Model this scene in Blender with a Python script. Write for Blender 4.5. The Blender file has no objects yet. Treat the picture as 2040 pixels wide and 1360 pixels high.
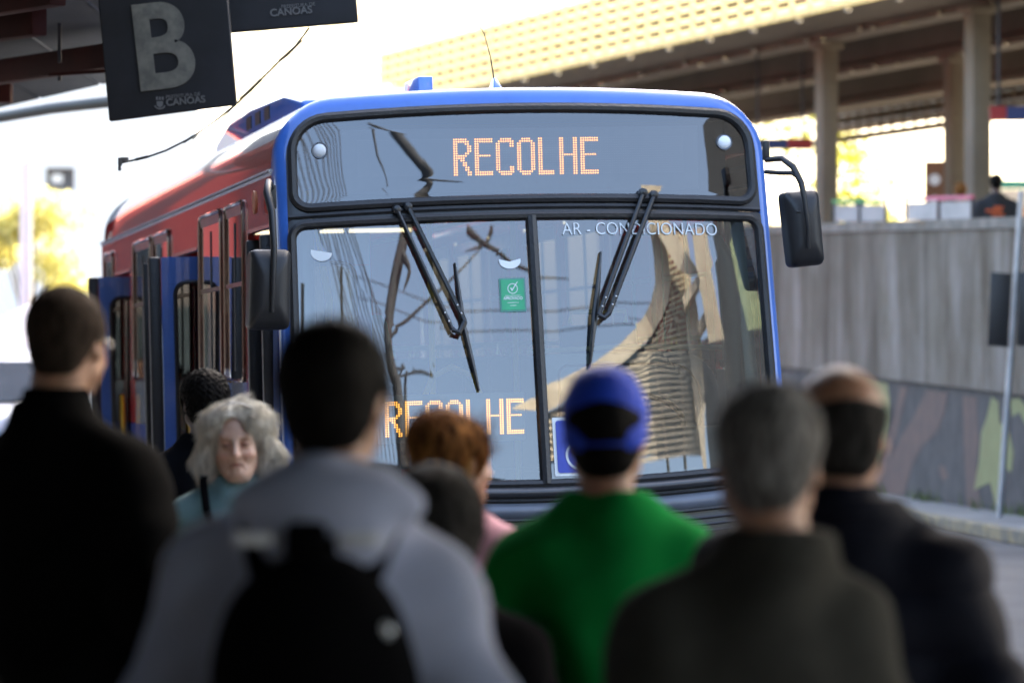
import bpy, bmesh, math, random
import numpy as np
from mathutils import Vector, Matrix
random.seed(7); np.random.seed(7)
SC = bpy.context.scene
COL = SC.collection
R = math.radians

# ------------------------------------------------------------------ camera
cam_d = bpy.data.cameras.new('camera'); cam = bpy.data.objects.new('camera', cam_d); COL.objects.link(cam)
cam.location = (0, 0, 1.65)
cam.rotation_euler = (R(90 + 0.524), 0, 0)
cam_d.lens = 135; cam_d.sensor_width = 36; cam_d.sensor_fit = 'HORIZONTAL'
cam_d.clip_end = 3000; cam_d.clip_start = 0.1
cam_d.dof.use_dof = True; cam_d.dof.focus_distance = 17.2; cam_d.dof.aperture_fstop = 3.0
SC.camera = cam

# ------------------------------------------------------------------ light
SUN_AZ, SUN_EL = 38, 36            # sun stands beyond the bus, to the right (azimuth from +Y towards +X)
w = bpy.data.worlds.new('World'); SC.world = w; w.use_nodes = True
nt = w.node_tree; nt.nodes.clear()
sky = nt.nodes.new('ShaderNodeTexSky'); sky.sky_type = 'NISHITA'; sky.sun_disc = False
sky.sun_elevation = R(SUN_EL); sky.sun_rotation = R(SUN_AZ); sky.air_density = 1.0; sky.ozone_density = 0.7; sky.dust_density = 5.0
bg = nt.nodes.new('ShaderNodeBackground'); bg.inputs['Strength'].default_value = 0.15
wo = nt.nodes.new('ShaderNodeOutputWorld')
nt.links.new(sky.outputs[0], bg.inputs[0]); nt.links.new(bg.outputs[0], wo.inputs[0])
sd = bpy.data.lights.new('sun', 'SUN'); sd.energy = 4.5; sd.angle = R(0.5); sd.color = (1, .93, .80)
sun = bpy.data.objects.new('sun', sd); COL.objects.link(sun)
dv = Vector((math.sin(R(SUN_AZ)) * math.cos(R(SUN_EL)), math.cos(R(SUN_AZ)) * math.cos(R(SUN_EL)), math.sin(R(SUN_EL))))
sun.rotation_euler = dv.to_track_quat('Z', 'Y').to_euler()
vs = SC.view_settings
SC.display_settings.display_device = 'sRGB'
vs.view_transform = 'Standard'; vs.look = 'None'; vs.gamma = 1; vs.use_curve_mapping = False
vs.exposure = 2.85
SC.render.engine = 'CYCLES'
SC.cycles.max_bounces = 8; SC.cycles.transparent_max_bounces = 12; SC.cycles.glossy_bounces = 4
SC.cycles.diffuse_bounces = 3; SC.cycles.caustics_reflective = False; SC.cycles.caustics_refractive = False
SC.cycles.use_denoising = True; SC.cycles.sample_clamp_indirect = 6

# ------------------------------------------------------------------ materials
def mat(name, col, rough=.6, metal=0., spec=.5, coat=0., var=.12, vscale=3., bump=0., bscale=40., col2=None, stretch=None, emit=None, estr=0, sheen=0, sss=0, det=4):
    m = bpy.data.materials.new(name); m.use_nodes = True; t = m.node_tree; b = t.nodes['Principled BSDF']
    b.inputs['Roughness'].default_value = rough; b.inputs['Metallic'].default_value = metal
    b.inputs['Specular IOR Level'].default_value = spec; b.inputs['Coat Weight'].default_value = coat
    b.inputs['Coat Roughness'].default_value = .04
    if sheen: b.inputs['Sheen Weight'].default_value = sheen; b.inputs['Sheen Roughness'].default_value = .5
    if sss: b.inputs['Subsurface Weight'].default_value = sss; b.inputs['Subsurface Scale'].default_value = .01
    tc = t.nodes.new('ShaderNodeTexCoord'); mp = t.nodes.new('ShaderNodeMapping')
    if stretch: mp.inputs['Scale'].default_value = stretch
    t.links.new(tc.outputs['Object'], mp.inputs['Vector'])
    n = t.nodes.new('ShaderNodeTexNoise'); n.inputs['Scale'].default_value = vscale; n.inputs['Detail'].default_value = det; n.inputs['Roughness'].default_value = .6
    t.links.new(mp.outputs[0], n.inputs['Vector'])
    cr = t.nodes.new('ShaderNodeValToRGB'); e = cr.color_ramp.elements
    c = np.array(col[:3]); c2 = np.array(col2[:3]) if col2 else c * (1 + var); c1 = c if col2 else c * (1 - var)
    e[0].position = .38; e[1].position = .62
    e[0].color = (*np.clip(c1, 0, 1), 1); e[1].color = (*np.clip(c2, 0, 1), 1)
    t.links.new(n.outputs['Fac'], cr.inputs[0]); t.links.new(cr.outputs[0], b.inputs['Base Color'])
    if bump:
        n2 = t.nodes.new('ShaderNodeTexNoise'); n2.inputs['Scale'].default_value = bscale; n2.inputs['Detail'].default_value = 3
        t.links.new(mp.outputs[0], n2.inputs['Vector'])
        bp = t.nodes.new('ShaderNodeBump'); bp.inputs['Strength'].default_value = bump; bp.inputs['Distance'].default_value = .01
        t.links.new(n2.outputs['Fac'], bp.inputs['Height']); t.links.new(bp.outputs[0], b.inputs['Normal'])
    if emit:
        b.inputs['Emission Color'].default_value = (*emit, 1); b.inputs['Emission Strength'].default_value = estr
    return m

def glass_mat(name, tint, ior=1.6, rough=0.0, wob=0.0, dust_haze=0.0, wscale=1.5):
    m = bpy.data.materials.new(name); m.use_nodes = True; t = m.node_tree; t.nodes.clear()
    o = t.nodes.new('ShaderNodeOutputMaterial'); tr = t.nodes.new('ShaderNodeBsdfTransparent'); gl = t.nodes.new('ShaderNodeBsdfGlossy')
    tr.inputs[0].default_value = (*tint, 1); gl.inputs['Roughness'].default_value = rough; gl.inputs['Color'].default_value = (1, 1, 1, 1)
    fr = t.nodes.new('ShaderNodeFresnel'); fr.inputs['IOR'].default_value = ior
    mx = t.nodes.new('ShaderNodeMixShader')
    t.links.new(fr.outputs[0], mx.inputs[0]); t.links.new(tr.outputs[0], mx.inputs[1]); t.links.new(gl.outputs[0], mx.inputs[2])
    last = mx
    if wob:
        tc = t.nodes.new('ShaderNodeTexCoord'); n = t.nodes.new('ShaderNodeTexNoise'); n.inputs['Scale'].default_value = wscale; n.inputs['Detail'].default_value = 0
        t.links.new(tc.outputs['Object'], n.inputs['Vector'])
        b = t.nodes.new('ShaderNodeBump'); b.inputs['Strength'].default_value = 1; b.inputs['Distance'].default_value = wob
        t.links.new(n.outputs['Fac'], b.inputs['Height']); t.links.new(b.outputs[0], gl.inputs['Normal']); t.links.new(b.outputs[0], fr.inputs['Normal'])
    if dust_haze:
        tc = t.nodes.new('ShaderNodeTexCoord'); n = t.nodes.new('ShaderNodeTexNoise'); n.inputs['Scale'].default_value = 4; n.inputs['Detail'].default_value = 8; n.inputs['Roughness'].default_value = .75
        mp = t.nodes.new('ShaderNodeMapping'); mp.inputs['Scale'].default_value = (3, 1, .6)
        t.links.new(tc.outputs['Object'], mp.inputs[0]); t.links.new(mp.outputs[0], n.inputs['Vector'])
        r = t.nodes.new('ShaderNodeMapRange'); r.inputs[1].default_value = .4; r.inputs[2].default_value = .8; r.inputs[3].default_value = dust_haze * .3; r.inputs[4].default_value = dust_haze
        t.links.new(n.outputs['Fac'], r.inputs[0])
        df = t.nodes.new('ShaderNodeBsdfDiffuse'); df.inputs[0].default_value = (.6, .58, .52, 1)
        m2 = t.nodes.new('ShaderNodeMixShader'); t.links.new(r.outputs[0], m2.inputs[0]); t.links.new(mx.outputs[0], m2.inputs[1]); t.links.new(df.outputs[0], m2.inputs[2]); last = m2
    t.links.new(last.outputs[0], o.inputs[0])
    return m

# ------------------------------------------------------------------ geometry helpers
def mesh_obj(name, V, F, m=None, parent=None, smooth=False):
    me = bpy.data.meshes.new(name)
    me.from_pydata([tuple(map(float, v)) for v in V], [], [tuple(map(int, f)) for f in F]); me.update()
    if smooth: me.polygons.foreach_set('use_smooth', [True] * len(me.polygons))
    o = bpy.data.objects.new(name, me); COL.objects.link(o)
    if m: me.materials.append(m)
    if parent: o.parent = parent
    return o
class MB:
    def __init__(s): s.v = []; s.f = []
    def add(s, V, F):
        n = len(s.v); s.v += [tuple(map(float, v)) for v in V]; s.f += [tuple(int(i) + n for i in f) for f in F]; return s
    def box(s, c, d, rot=None):
        h = [x / 2 for x in d]; V = [Vector((sx * h[0], sy * h[1], sz * h[2])) for sx in (-1, 1) for sy in (-1, 1) for sz in (-1, 1)]
        if rot is not None: V = [rot @ v for v in V]
        V = [v + Vector(c) for v in V]
        return s.add(V, [(0, 1, 3, 2), (4, 6, 7, 5), (0, 4, 5, 1), (2, 3, 7, 6), (0, 2, 6, 4), (1, 5, 7, 3)])
    def prism(s, P, off):
        """closed polygon P (3-D points) extruded by vector off"""
        n = len(P); P = [Vector(p) for p in P]; Q = [p + Vector(off) for p in P]
        return s.add(P + Q, [tuple(range(n - 1, -1, -1)), tuple(range(n, 2 * n))] + [(i, (i + 1) % n, n + (i + 1) % n, n + i) for i in range(n)])
    def bar(s, a, b, wx, wy, up=(0, 0, 1)):
        a = Vector(a); b = Vector(b); d = (b - a).normalized(); u = Vector(up)
        if abs(d.dot(u)) > .98: u = Vector((0, 1, 0))
        x = d.cross(u).normalized() * wx / 2; y = x.cross(d).normalized() * wy / 2
        return s.prism([a - x - y, a + x - y, a + x + y, a - x + y], b - a)
    def tube(s, P, r, n=10, closed=False, ry=None):
        P = [Vector(p) for p in P]; N = len(P); V = []; rs = r if hasattr(r, '__len__') else [r] * N
        prev = None
        for i, p in enumerate(P):
            if closed: t = (P[(i + 1) % N] - P[i - 1]).normalized()
            else: t = (P[min(i + 1, N - 1)] - P[max(i - 1, 0)]).normalized()
            if prev is None:
                u = Vector((0, 0, 1)) if abs(t.z) < .9 else Vector((0, 1, 0)); x = t.cross(u).normalized()
            else: x = (prev - t * prev.dot(t)).normalized()
            prev = x; y = t.cross(x)
            for k in range(n):
                a = 2 * math.pi * k / n; V.append(p + x * math.cos(a) * rs[i] + y * math.sin(a) * (rs[i] * (ry or 1)))
        F = []
        for i in range(N if closed else N - 1):
            j = (i + 1) % N
            F += [(i * n + k, i * n + (k + 1) % n, j * n + (k + 1) % n, j * n + k) for k in range(n)]
        if not closed: F += [tuple(range(n - 1, -1, -1)), tuple((N - 1) * n + k for k in range(n))]
        return s.add(V, F)
    def lathe(s, prof, c=(0, 0, 0), axis='z', n=24):
        V = []; F = []
        for r_, h in prof:
            for k in range(n):
                a = 2 * math.pi * k / n; x, y = r_ * math.cos(a), r_ * math.sin(a)
                p = (x, y, h) if axis == 'z' else ((h, x, y) if axis == 'x' else (x, h, y))
                V.append((p[0] + c[0], p[1] + c[1], p[2] + c[2]))
        for i in range(len(prof) - 1): F += [(i * n + k, i * n + (k + 1) % n, (i + 1) * n + (k + 1) % n, (i + 1) * n + k) for k in range(n)]
        F += [tuple(range(n - 1, -1, -1)), tuple((len(prof) - 1) * n + k for k in range(n))]
        return s.add(V, F)
    def build(s, name, m=None, parent=None, smooth=False, bevel=0, seg=2, fixn=True):
        o = mesh_obj(name, s.v, s.f, m, parent)
        if fixn:
            b = bmesh.new(); b.from_mesh(o.data); bmesh.ops.recalc_face_normals(b, faces=b.faces); b.to_mesh(o.data); b.free()
        if bevel:
            b = bmesh.new(); b.from_mesh(o.data)
            ed = [e for e in b.edges if len(e.link_faces) == 2 and e.calc_face_angle(0) > .6]
            bmesh.ops.bevel(b, geom=ed, offset=bevel, segments=seg, affect='EDGES', profile=.5, clamp_overlap=True); b.to_mesh(o.data); b.free(); smooth = True
        if smooth:
            o.data.polygons.foreach_set('use_smooth', [True] * len(o.data.polygons))
            o.data.set_sharp_from_angle(angle=R(40))
        return o
def tag(o, label=None, cat=None, group=None, kind=None):
    if label: o['label'] = label
    if cat: o['category'] = cat
    if group: o['group'] = group
    if kind: o['kind'] = kind
    return o
def thing(name, label, cat, loc=(0, 0, 0), rz=0, group=None):
    o = bpy.data.objects.new(name, None); COL.objects.link(o); o.location = loc; o.rotation_euler = (0, 0, rz); o.empty_display_size = .2
    return tag(o, label, cat, group)
def copy_tree(o, parent=None):
    c = o.copy(); COL.objects.link(c); c.parent = parent
    for ch in list(o.children): copy_tree(ch, c)
    return c
def text_mesh(name, body, size, m, parent, loc, rot, offset=0., depth=0.002, align='CENTER', sx=1., shear=0.):
    cu = bpy.data.curves.new(name, 'FONT'); cu.body = body; cu.size = size; cu.extrude = depth; cu.align_x = align; cu.offset = offset; cu.shear = shear
    o = bpy.data.objects.new(name, cu); COL.objects.link(o)
    dg = bpy.context.evaluated_depsgraph_get(); me = bpy.data.meshes.new_from_object(o.evaluated_get(dg)); me.name = name
    COL.objects.unlink(o); bpy.data.objects.remove(o)
    q = bpy.data.objects.new(name, me); COL.objects.link(q); me.materials.clear(); me.materials.append(m)
    q.location = loc; q.rotation_euler = rot; q.scale = (sx, 1, 1); q.parent = parent
    return q
def P2W(px, py, Y):
    """measuring aid: a pixel of the 2040-wide photo at ground distance Y -> world"""
    return ((px - 1020) / 7650 * Y, Y, 1.65 + (750 - py) / 7650 * Y)
# ================================================================== SETTING
M_conc = mat('concrete_raw', (.22, .20, .17), .85, var=.1, vscale=.8, bump=.4, bscale=12, col2=(.30, .275, .235))
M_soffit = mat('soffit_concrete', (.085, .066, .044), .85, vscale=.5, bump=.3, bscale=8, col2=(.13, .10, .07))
M_pillar = mat('pillar_concrete', (.15, .125, .09), .8, vscale=.7, bump=.3, bscale=14, col2=(.21, .178, .13))
M_asph = mat('asphalt', (.055, .056, .062), .85, vscale=.6, bump=.5, bscale=60, col2=(.085, .085, .09))
M_pave = mat('paving', (.16, .155, .15), .85, vscale=2, bump=.4, bscale=30, col2=(.24, .235, .225))
M_curb = mat('kerb_paint', (.13, .12, .10), .8, vscale=5, bump=.4, bscale=30, col2=(.27, .22, .12))
M_steel = mat('galvanised', (.35, .36, .37), .45, metal=.6, vscale=6)
M_black = mat('black_plastic', (.012, .012, .013), .45, vscale=5, bump=.1, bscale=200)
M_darkm = mat('dark_metal', (.03, .03, .035), .5, metal=.3)
M_redb = mat('red_beam_paint', (.045, .007, .004), .7, vscale=3, col2=(.028, .006, .004), spec=.2)
M_white = mat('white_paint', (.78, .77, .74), .6, vscale=2, var=.04)

def ground():
    b = MB(); b.add([(-600, -600, 0), (600, -600, 0), (600, 900, 0), (-600, 900, 0)], [(0, 1, 2, 3)])
    tag(b.build('ground', M_asph), kind='structure')
ground()
# platform where the crowd waits (a low island under the canopy), joints between its slabs
b = MB(); b.box((-4.4, 5, .002), (6.6, 44, .004)); tag(b.build('platform_paving', M_pave), kind='structure')

# ---- retaining ramp wall on the right
def wx(Y): return 9.8 - .1 * Y
def wtop(Y): return 3.40 + .0335 * (Y - 42)
def wmid(Y): return 1.447 + .0226 * (Y - 42)
def wall_pt(px, py, off=0.0):
    k = (px - 1020) / 7650; Y = (9.8 - off) / (k + .1); return (wx(Y) - off, Y, 1.65 + (750 - py) / 7650 * Y)
def stain_mat():
    m = bpy.data.materials.new('stained_concrete'); m.use_nodes = True; t = m.node_tree; b = t.nodes['Principled BSDF']; b.inputs['Roughness'].default_value = .85
    L = t.links.new; tc = t.nodes.new('ShaderNodeTexCoord')
    def noise(sc, s, d=6, r=.65):
        mp = t.nodes.new('ShaderNodeMapping'); mp.inputs['Scale'].default_value = sc; L(tc.outputs['Object'], mp.inputs[0])
        n = t.nodes.new('ShaderNodeTexNoise'); n.inputs['Scale'].default_value = s; n.inputs['Detail'].default_value = d; n.inputs['Roughness'].default_value = r; L(mp.outputs[0], n.inputs['Vector']); return n
    def ramp(src, p0, p1, c0, c1):
        r = t.nodes.new('ShaderNodeValToRGB'); r.color_ramp.elements[0].position = p0; r.color_ramp.elements[1].position = p1
        r.color_ramp.elements[0].color = (*c0, 1); r.color_ramp.elements[1].color = (*c1, 1); L(src, r.inputs[0]); return r
    n1 = noise((1, .8, .22), 1.5); n2 = noise((1, .9, .12), 3.0); n3 = noise((1, .8, .6), 1.6, 8, .72); n4 = noise((1, 1, .10), .42, 3)
    a = ramp(n1.outputs['Fac'], .36, .64, (.105, .086, .062), (.265, .25, .235))
    c = ramp(n2.outputs['Fac'], .34, .66, (.74, .69, .60), (1, 1, 1))
    m1 = t.nodes.new('ShaderNodeMix'); m1.data_type = 'RGBA'; m1.blend_type = 'MULTIPLY'; m1.inputs[0].default_value = .75; L(a.outputs[0], m1.inputs[6]); L(c.outputs[0], m1.inputs[7])
    g = ramp(n3.outputs['Fac'], .44, .62, (1, 1, 1), (.66, .62, .50))
    m2 = t.nodes.new('ShaderNodeMix'); m2.data_type = 'RGBA'; m2.blend_type = 'MULTIPLY'; m2.inputs[0].default_value = .8; L(m1.outputs[2], m2.inputs[6]); L(g.outputs[0], m2.inputs[7])
    h = ramp(n4.outputs['Fac'], .38, .60, (.50, .44, .36), (1.0, .98, .96))
    m3 = t.nodes.new('ShaderNodeMix'); m3.data_type = 'RGBA'; m3.blend_type = 'MULTIPLY'; m3.inputs[0].default_value = .8; L(m2.outputs[2], m3.inputs[6]); L(h.outputs[0], m3.inputs[7])
    L(m3.outputs[2], b.inputs['Base Color']); bp = t.nodes.new('ShaderNodeBump'); bp.inputs['Strength'].default_value = .5; bp.inputs['Distance'].default_value = .02
    nb = noise((1, 1, 1), 14, 5); L(nb.outputs['Fac'], bp.inputs['Height']); L(bp.outputs[0], b.inputs['Normal']); return m
M_stain = stain_mat()
M_mural = mat('mural_slate', (.034, .033, .035), .8, vscale=2.5, col2=(.060, .057, .058), bump=.3, bscale=20)
M_mpink = mat('mural_pink', (.12, .075, .062), .8, vscale=3, col2=(.09, .062, .055))
M_myel = mat('mural_yellow', (.20, .20, .085), .8, vscale=4, col2=(.22, .23, .10))
wall = thing('retaining_wall', 'long stained grey concrete retaining wall with a mural along its lower half', 'wall', (0, 0, 0))
Ys = list(np.arange(36, 80.1, 4.0))
for i in range(len(Ys) - 1):               # cast panels with joints between them
    y0, y1 = Ys[i] + .006, Ys[i + 1] - .006
    b = MB(); P = [(wx(y0), y0, wmid(y0)), (wx(y1), y1, wmid(y1)), (wx(y1), y1, wtop(y1) - .13), (wx(y0), y0, wtop(y0) - .13)]
    b.prism(P, (.32, .03, 0)); b.build('panel', M_stain, wall)
b = MB(); y0, y1 = 36, 80
b.prism([(wx(y0) + .05, y0, 0), (wx(y1) + .05, y1, 0), (wx(y1) + .05, y1, wmid(y1) - .012), (wx(y0) + .05, y0, wmid(y0) - .012)], (.3, .03, 0)); b.build('lower_wall', M_mural, wall)
b = MB(); b.prism([(wx(y0) - .03, y0, wtop(y0) - .125), (wx(y1) - .03, y1, wtop(y1) - .125), (wx(y1) - .03, y1, wtop(y1)), (wx(y0) - .03, y0, wtop(y0))], (.4, .04, 0)); b.build('coping', mat('coping_concrete', (.13, .12, .10), .85, vscale=3, bump=.4, bscale=20, col2=(.22, .20, .17)), wall)
def mural(pts, m, name, off=-.046):
    P = [wall_pt(x, y, off) for x, y in pts]; b = MB(); b.prism(P, (.02, 0, 0)); b.build(name, m, wall)
mural([(1700, 752), (1768, 764), (1772, 800), (1768, 850), (1758, 900), (1752, 940), (1735, 930), (1720, 860), (1708, 800)], M_myel, 'painted_patch')
mural([(1793, 770), (1808, 772), (1800, 800), (1790, 850), (1778, 900), (1745, 985), (1720, 985), (1735, 940), (1770, 860), (1782, 815)], M_mpink, 'painted_arm')
mural([(1845, 775), (1888, 782), (1878, 830), (1866, 860), (1835, 890), (1815, 930), (1800, 990), (1745, 985), (1765, 930), (1795, 870), (1820, 830), (1835, 800)], M_mpink, 'painted_arm')
mural([(1918, 788), (1945, 790), (1946, 830), (1950, 880), (1945, 940), (1955, 1030), (1926, 1030), (1924, 960), (1920, 880)], M_mpink, 'painted_figure')
mural([(1975, 790), (1988, 800), (1990, 840), (2010, 860), (2018, 900), (2014, 940), (1998, 930), (1992, 1000), (1984, 1010), (1972, 960), (1940, 975), (1950, 920), (1955, 860), (1966, 830)], M_myel, 'painted_figure', -.044)
mural([(2012, 795), (2030, 792), (2060, 830), (2050, 860), (2030, 820), (2016, 830)], M_myel, 'painted_patch')
mural([(1870, 925), (1882, 930), (1888, 950), (1878, 958), (1872, 945)], M_mpink, 'painted_patch')
# sidewalk + kerb along the wall
b = MB(); b.prism([(wx(20) - .95, 20, 0), (wx(82) - .95, 82, 0), (wx(82) + .04, 82, 0), (wx(20) + .04, 20, 0)], (0, 0, .13)); tag(b.build('sidewalk', M_pave), kind='structure')
kerb = thing('kerb', 'row of worn yellow painted kerbstones below the retaining wall', 'kerb')
for i, y in enumerate(np.arange(30, 62, 1.0)):
    b = MB(); y1 = y + .985; b.prism([(wx(y) - 1.08, y, 0), (wx(y1) - 1.08, y1, 0), (wx(y1) - .953, y1, 0), (wx(y) - .953, y, 0)], (0, 0, .145 + .006 * random.random())); b.build('kerbstone', M_curb, kerb, bevel=.012, seg=1)
# weeds at the wall foot
M_leafg = mat('weed_leaf', (.06, .09, .02), .7, vscale=9, col2=(.13, .15, .04))
b = MB()
for i in range(140):
    Y = random.choice([41.3, 42.5, 44.2, 46.8, 47.4, 50]) + random.gauss(0, .35); x = wx(Y) + random.uniform(-.10, .02); h = random.uniform(.06, .2); a = random.uniform(0, 6.3)
    p = Vector((x, Y, .13)); d = Vector((math.cos(a), math.sin(a), 0)); q = p + Vector((random.uniform(-.06, .02), random.uniform(-.05, .05), h))
    b.add([p - d * .012, p + d * .012, q], [(0, 1, 2)])
tag(b.build('weeds', M_leafg, fixn=False), 'low green weeds along the foot of the mural wall', 'weeds', kind='stuff')

# ---- raised station platform behind the wall, deck, pillars and lattice
LD = Vector((-.353, 1, 0)).normalized(); LN = Vector((LD.y, -LD.x, 0))     # along the line, and to its right
def lp(x0, y0, s): return Vector((x0, y0, 0)) + LD * s
b = MB(); b.prism([(wx(36) + .45, 36, 0), (wx(80) + .45, 80, 0), (34, 92, 0), (34, 36, 0)], (0, 0, 2.4)); tag(b.build('station_platform', M_conc), kind='structure')

lat = thing('lattice_screen', 'tall pale slotted screen rising along the edge of the viaduct deck', 'screen')
M_lat = bpy.data.materials.new('lattice_panel'); M_lat.use_nodes = True; t = M_lat.node_tree; t.nodes.clear()
o_ = t.nodes.new('ShaderNodeOutputMaterial'); d_ = t.nodes.new('ShaderNodeBsdfDiffuse'); tr_ = t.nodes.new('ShaderNodeBsdfTranslucent'); mx_ = t.nodes.new('ShaderNodeMixShader')
d_.inputs[0].default_value = (.78, .73, .54, 1); tr_.inputs[0].default_value = (.74, .68, .47, 1); mx_.inputs[0].default_value = .6
t.links.new(d_.outputs[0], mx_.inputs[1]); t.links.new(tr_.outputs[0], mx_.inputs[2]); t.links.new(mx_.outputs[0], o_.inputs[0])
P0 = (1.96, 60); zb = 6.8
# slats run the whole length; uprights close them, leaving short horizontal slots
s0, s1 = -34, 24; pitch, slot, rowp, sh = .62, .47, .175, .088
rows = 50
for r_ in range(rows):
    z0 = zb + r_ * rowp; b = MB(); a = lp(*P0, s0); c = lp(*P0, s1)
    b.prism([a + Vector((0, 0, z0)), c + Vector((0, 0, z0)), c + Vector((0, 0, z0 + rowp - sh)), a + Vector((0, 0, z0 + rowp - sh))], LN * .012); b.build('slat', M_lat, lat)
b = MB(); n_ = int((s1 - s0) / pitch)
for i in range(n_):
    a = lp(*P0, s0 + i * pitch) - LN * .006; c = a + LD * (pitch - slot)
    b.prism([a + Vector((0, 0, zb)), c + Vector((0, 0, zb)), c + Vector((0, 0, zb + rows * rowp)), a + Vector((0, 0, zb + rows * rowp))], LN * .004)
tag(b.build('uprights', M_lat, lat), kind='stuff')
b = MB(); b.prism([lp(*P0, s0) + Vector((0, 0, zb - .07)) - LN * .03, lp(*P0, s1) + Vector((0, 0, zb - .07)) - LN * .03, lp(*P0, s1) + Vector((0, 0, zb - .004)) - LN * .03, lp(*P0, s0) + Vector((0, 0, zb - .004)) - LN * .03], LN * .10); b.build('edge_rail', M_lat, lat)
M_lamp = mat('bright_metal', (.7, .66, .55), .15, metal=.9)
for i in range(22):
    p = lp(*P0, -26 + i * 1.65); b = MB(); b.lathe([(.01, 0), (.035, .01), (.045, .05), (.02, .09)], (p.x + .03, p.y, zb - .165), n=10); b.build('rail_bracket', M_lamp, lat, smooth=True)

deck = thing('viaduct_deck', 'brown shadowed underside of the concrete viaduct deck over the station', 'viaduct')
a = lp(*P0, -36) + LN * 1.75; c = lp(*P0, 19) + LN * 1.75
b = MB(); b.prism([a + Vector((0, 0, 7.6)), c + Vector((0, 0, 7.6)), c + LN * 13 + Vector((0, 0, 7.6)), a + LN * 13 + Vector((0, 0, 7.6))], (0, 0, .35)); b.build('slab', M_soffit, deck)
b = MB(); b.prism([a + Vector((0, 0, 7.952)), c + Vector((0, 0, 7.952)), c + Vector((0, 0, 8.2)), a + Vector((0, 0, 8.2))], LN * .2); b.build('slot_backing', mat('slot_backing_dark', (.045, .035, .022), .9), deck)  # dark strip added behind the slots to keep bright sky out
p0 = lp(*P0, -34) + LN * .13; p1 = lp(*P0, 19) + LN * .13
b = MB(); b.prism([p0 + Vector((0, 0, 6.80)), p1 + Vector((0, 0, 6.80)), p1 + LN * 1.72 + Vector((0, 0, 6.80)), p0 + LN * 1.72 + Vector((0, 0, 6.80))], (0, 0, .04)); b.build('bounce_shield', M_soffit, deck)  # added panel, blocks light bounced off the lattice onto the girder
def girder(off, z0=6.7, w=.45, lip=True):
    a = Vector((4.75, 58, 0)) + LN * off - LD * 30; c = a + LD * 50; b = MB()
    prof = [(-w / 2, 0), (w / 2, 0), (w / 2, .12), (w / 4, .2), (w / 4, .9), (-w / 4, .9), (-w / 4, .2), (-w / 2, .12)]
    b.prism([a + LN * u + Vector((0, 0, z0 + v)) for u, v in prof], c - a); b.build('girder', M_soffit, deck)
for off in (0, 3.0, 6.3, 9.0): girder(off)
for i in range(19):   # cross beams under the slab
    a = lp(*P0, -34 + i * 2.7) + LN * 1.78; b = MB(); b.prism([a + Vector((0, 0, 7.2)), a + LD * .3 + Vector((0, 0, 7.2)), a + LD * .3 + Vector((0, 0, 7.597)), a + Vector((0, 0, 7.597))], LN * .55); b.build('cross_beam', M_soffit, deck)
# bright fittings strung below the girders (lamps and conduit clips catching the light)
for off in (0, 3.0):
    for i in range(34):
        p = Vector((4.75, 58, 0)) + LN * (off - .26) + LD * (-12 + i * .95 + random.uniform(-.3, .3)); r_ = random.uniform(.03, .06)
        b = MB(); b.lathe([(r_ * .3, 0), (r_, r_ * .5), (r_, r_ * 1.2), (r_ * .4, r_ * 1.7)], (p.x, p.y, 6.66 + random.uniform(-.02, .06)), n=10); b.build('light_fitting', M_lamp, deck, smooth=True)
def pillar(x, y, label, w=.27, d=.30, z0=2.4, z1=6.7):
    t = thing('pillar', label, 'pillar', (x, y, z0), math.atan2(-LD.x, LD.y), 'concrete pillars under the viaduct')
    h = z1 - z0; b = MB(); b.box((0, 0, h / 2), (w, d, h)); b.build('shaft', M_pillar, t, bevel=.03)
    b = MB(); b.box((0, 0, h - .06), (w + .14, d + .14, .10)); b.build('capital', M_pillar, t, bevel=.02)
pillar(4.75, 58, 'square concrete pillar just right of the bus roof corner')
g0 = Vector((4.75, 58, 0))
pB = g0 - LD * 6.05
pillar(pB.x - .42, pB.y, 'nearer of the two concrete pillars standing close together by the person in a black shirt', w=.28)
pillar(6.98, 60.5, 'further of the two close concrete pillars, partly behind the nearer one', w=.28)
pillar(3.7, 70.5, 'far concrete pillar whose top shows above the bus roof')
# far slotted screen under the deck with its rail
scr = thing('grid_screen', 'pale gridded screen hanging under the viaduct between the pillars', 'screen')
G0 = Vector((12 - .353 * 13, 75, 0))
for i in range(30):
    p = G0 + LD * (-12 + i * .52); b = MB(); b.bar(p + Vector((0, 0, 6.4)), p + Vector((0, 0, 7.55)), .05, .05); b.build('upright', M_soffit, scr)
for j in range(5):
    b = MB(); b.bar(G0 - LD * 12 + Vector((0, 0, 6.7 + j * .2)), G0 + LD * 4 + Vector((0, 0, 6.7 + j * .2)), .035, .03); b.build('crossbar', M_steel, scr)
b = MB(); b.bar(G0 - LD * 12 + Vector((0, 0, 6.42)), G0 + LD * 4 + Vector((0, 0, 6.42)), .12, .13); b.build('rail', M_soffit, scr)

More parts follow.
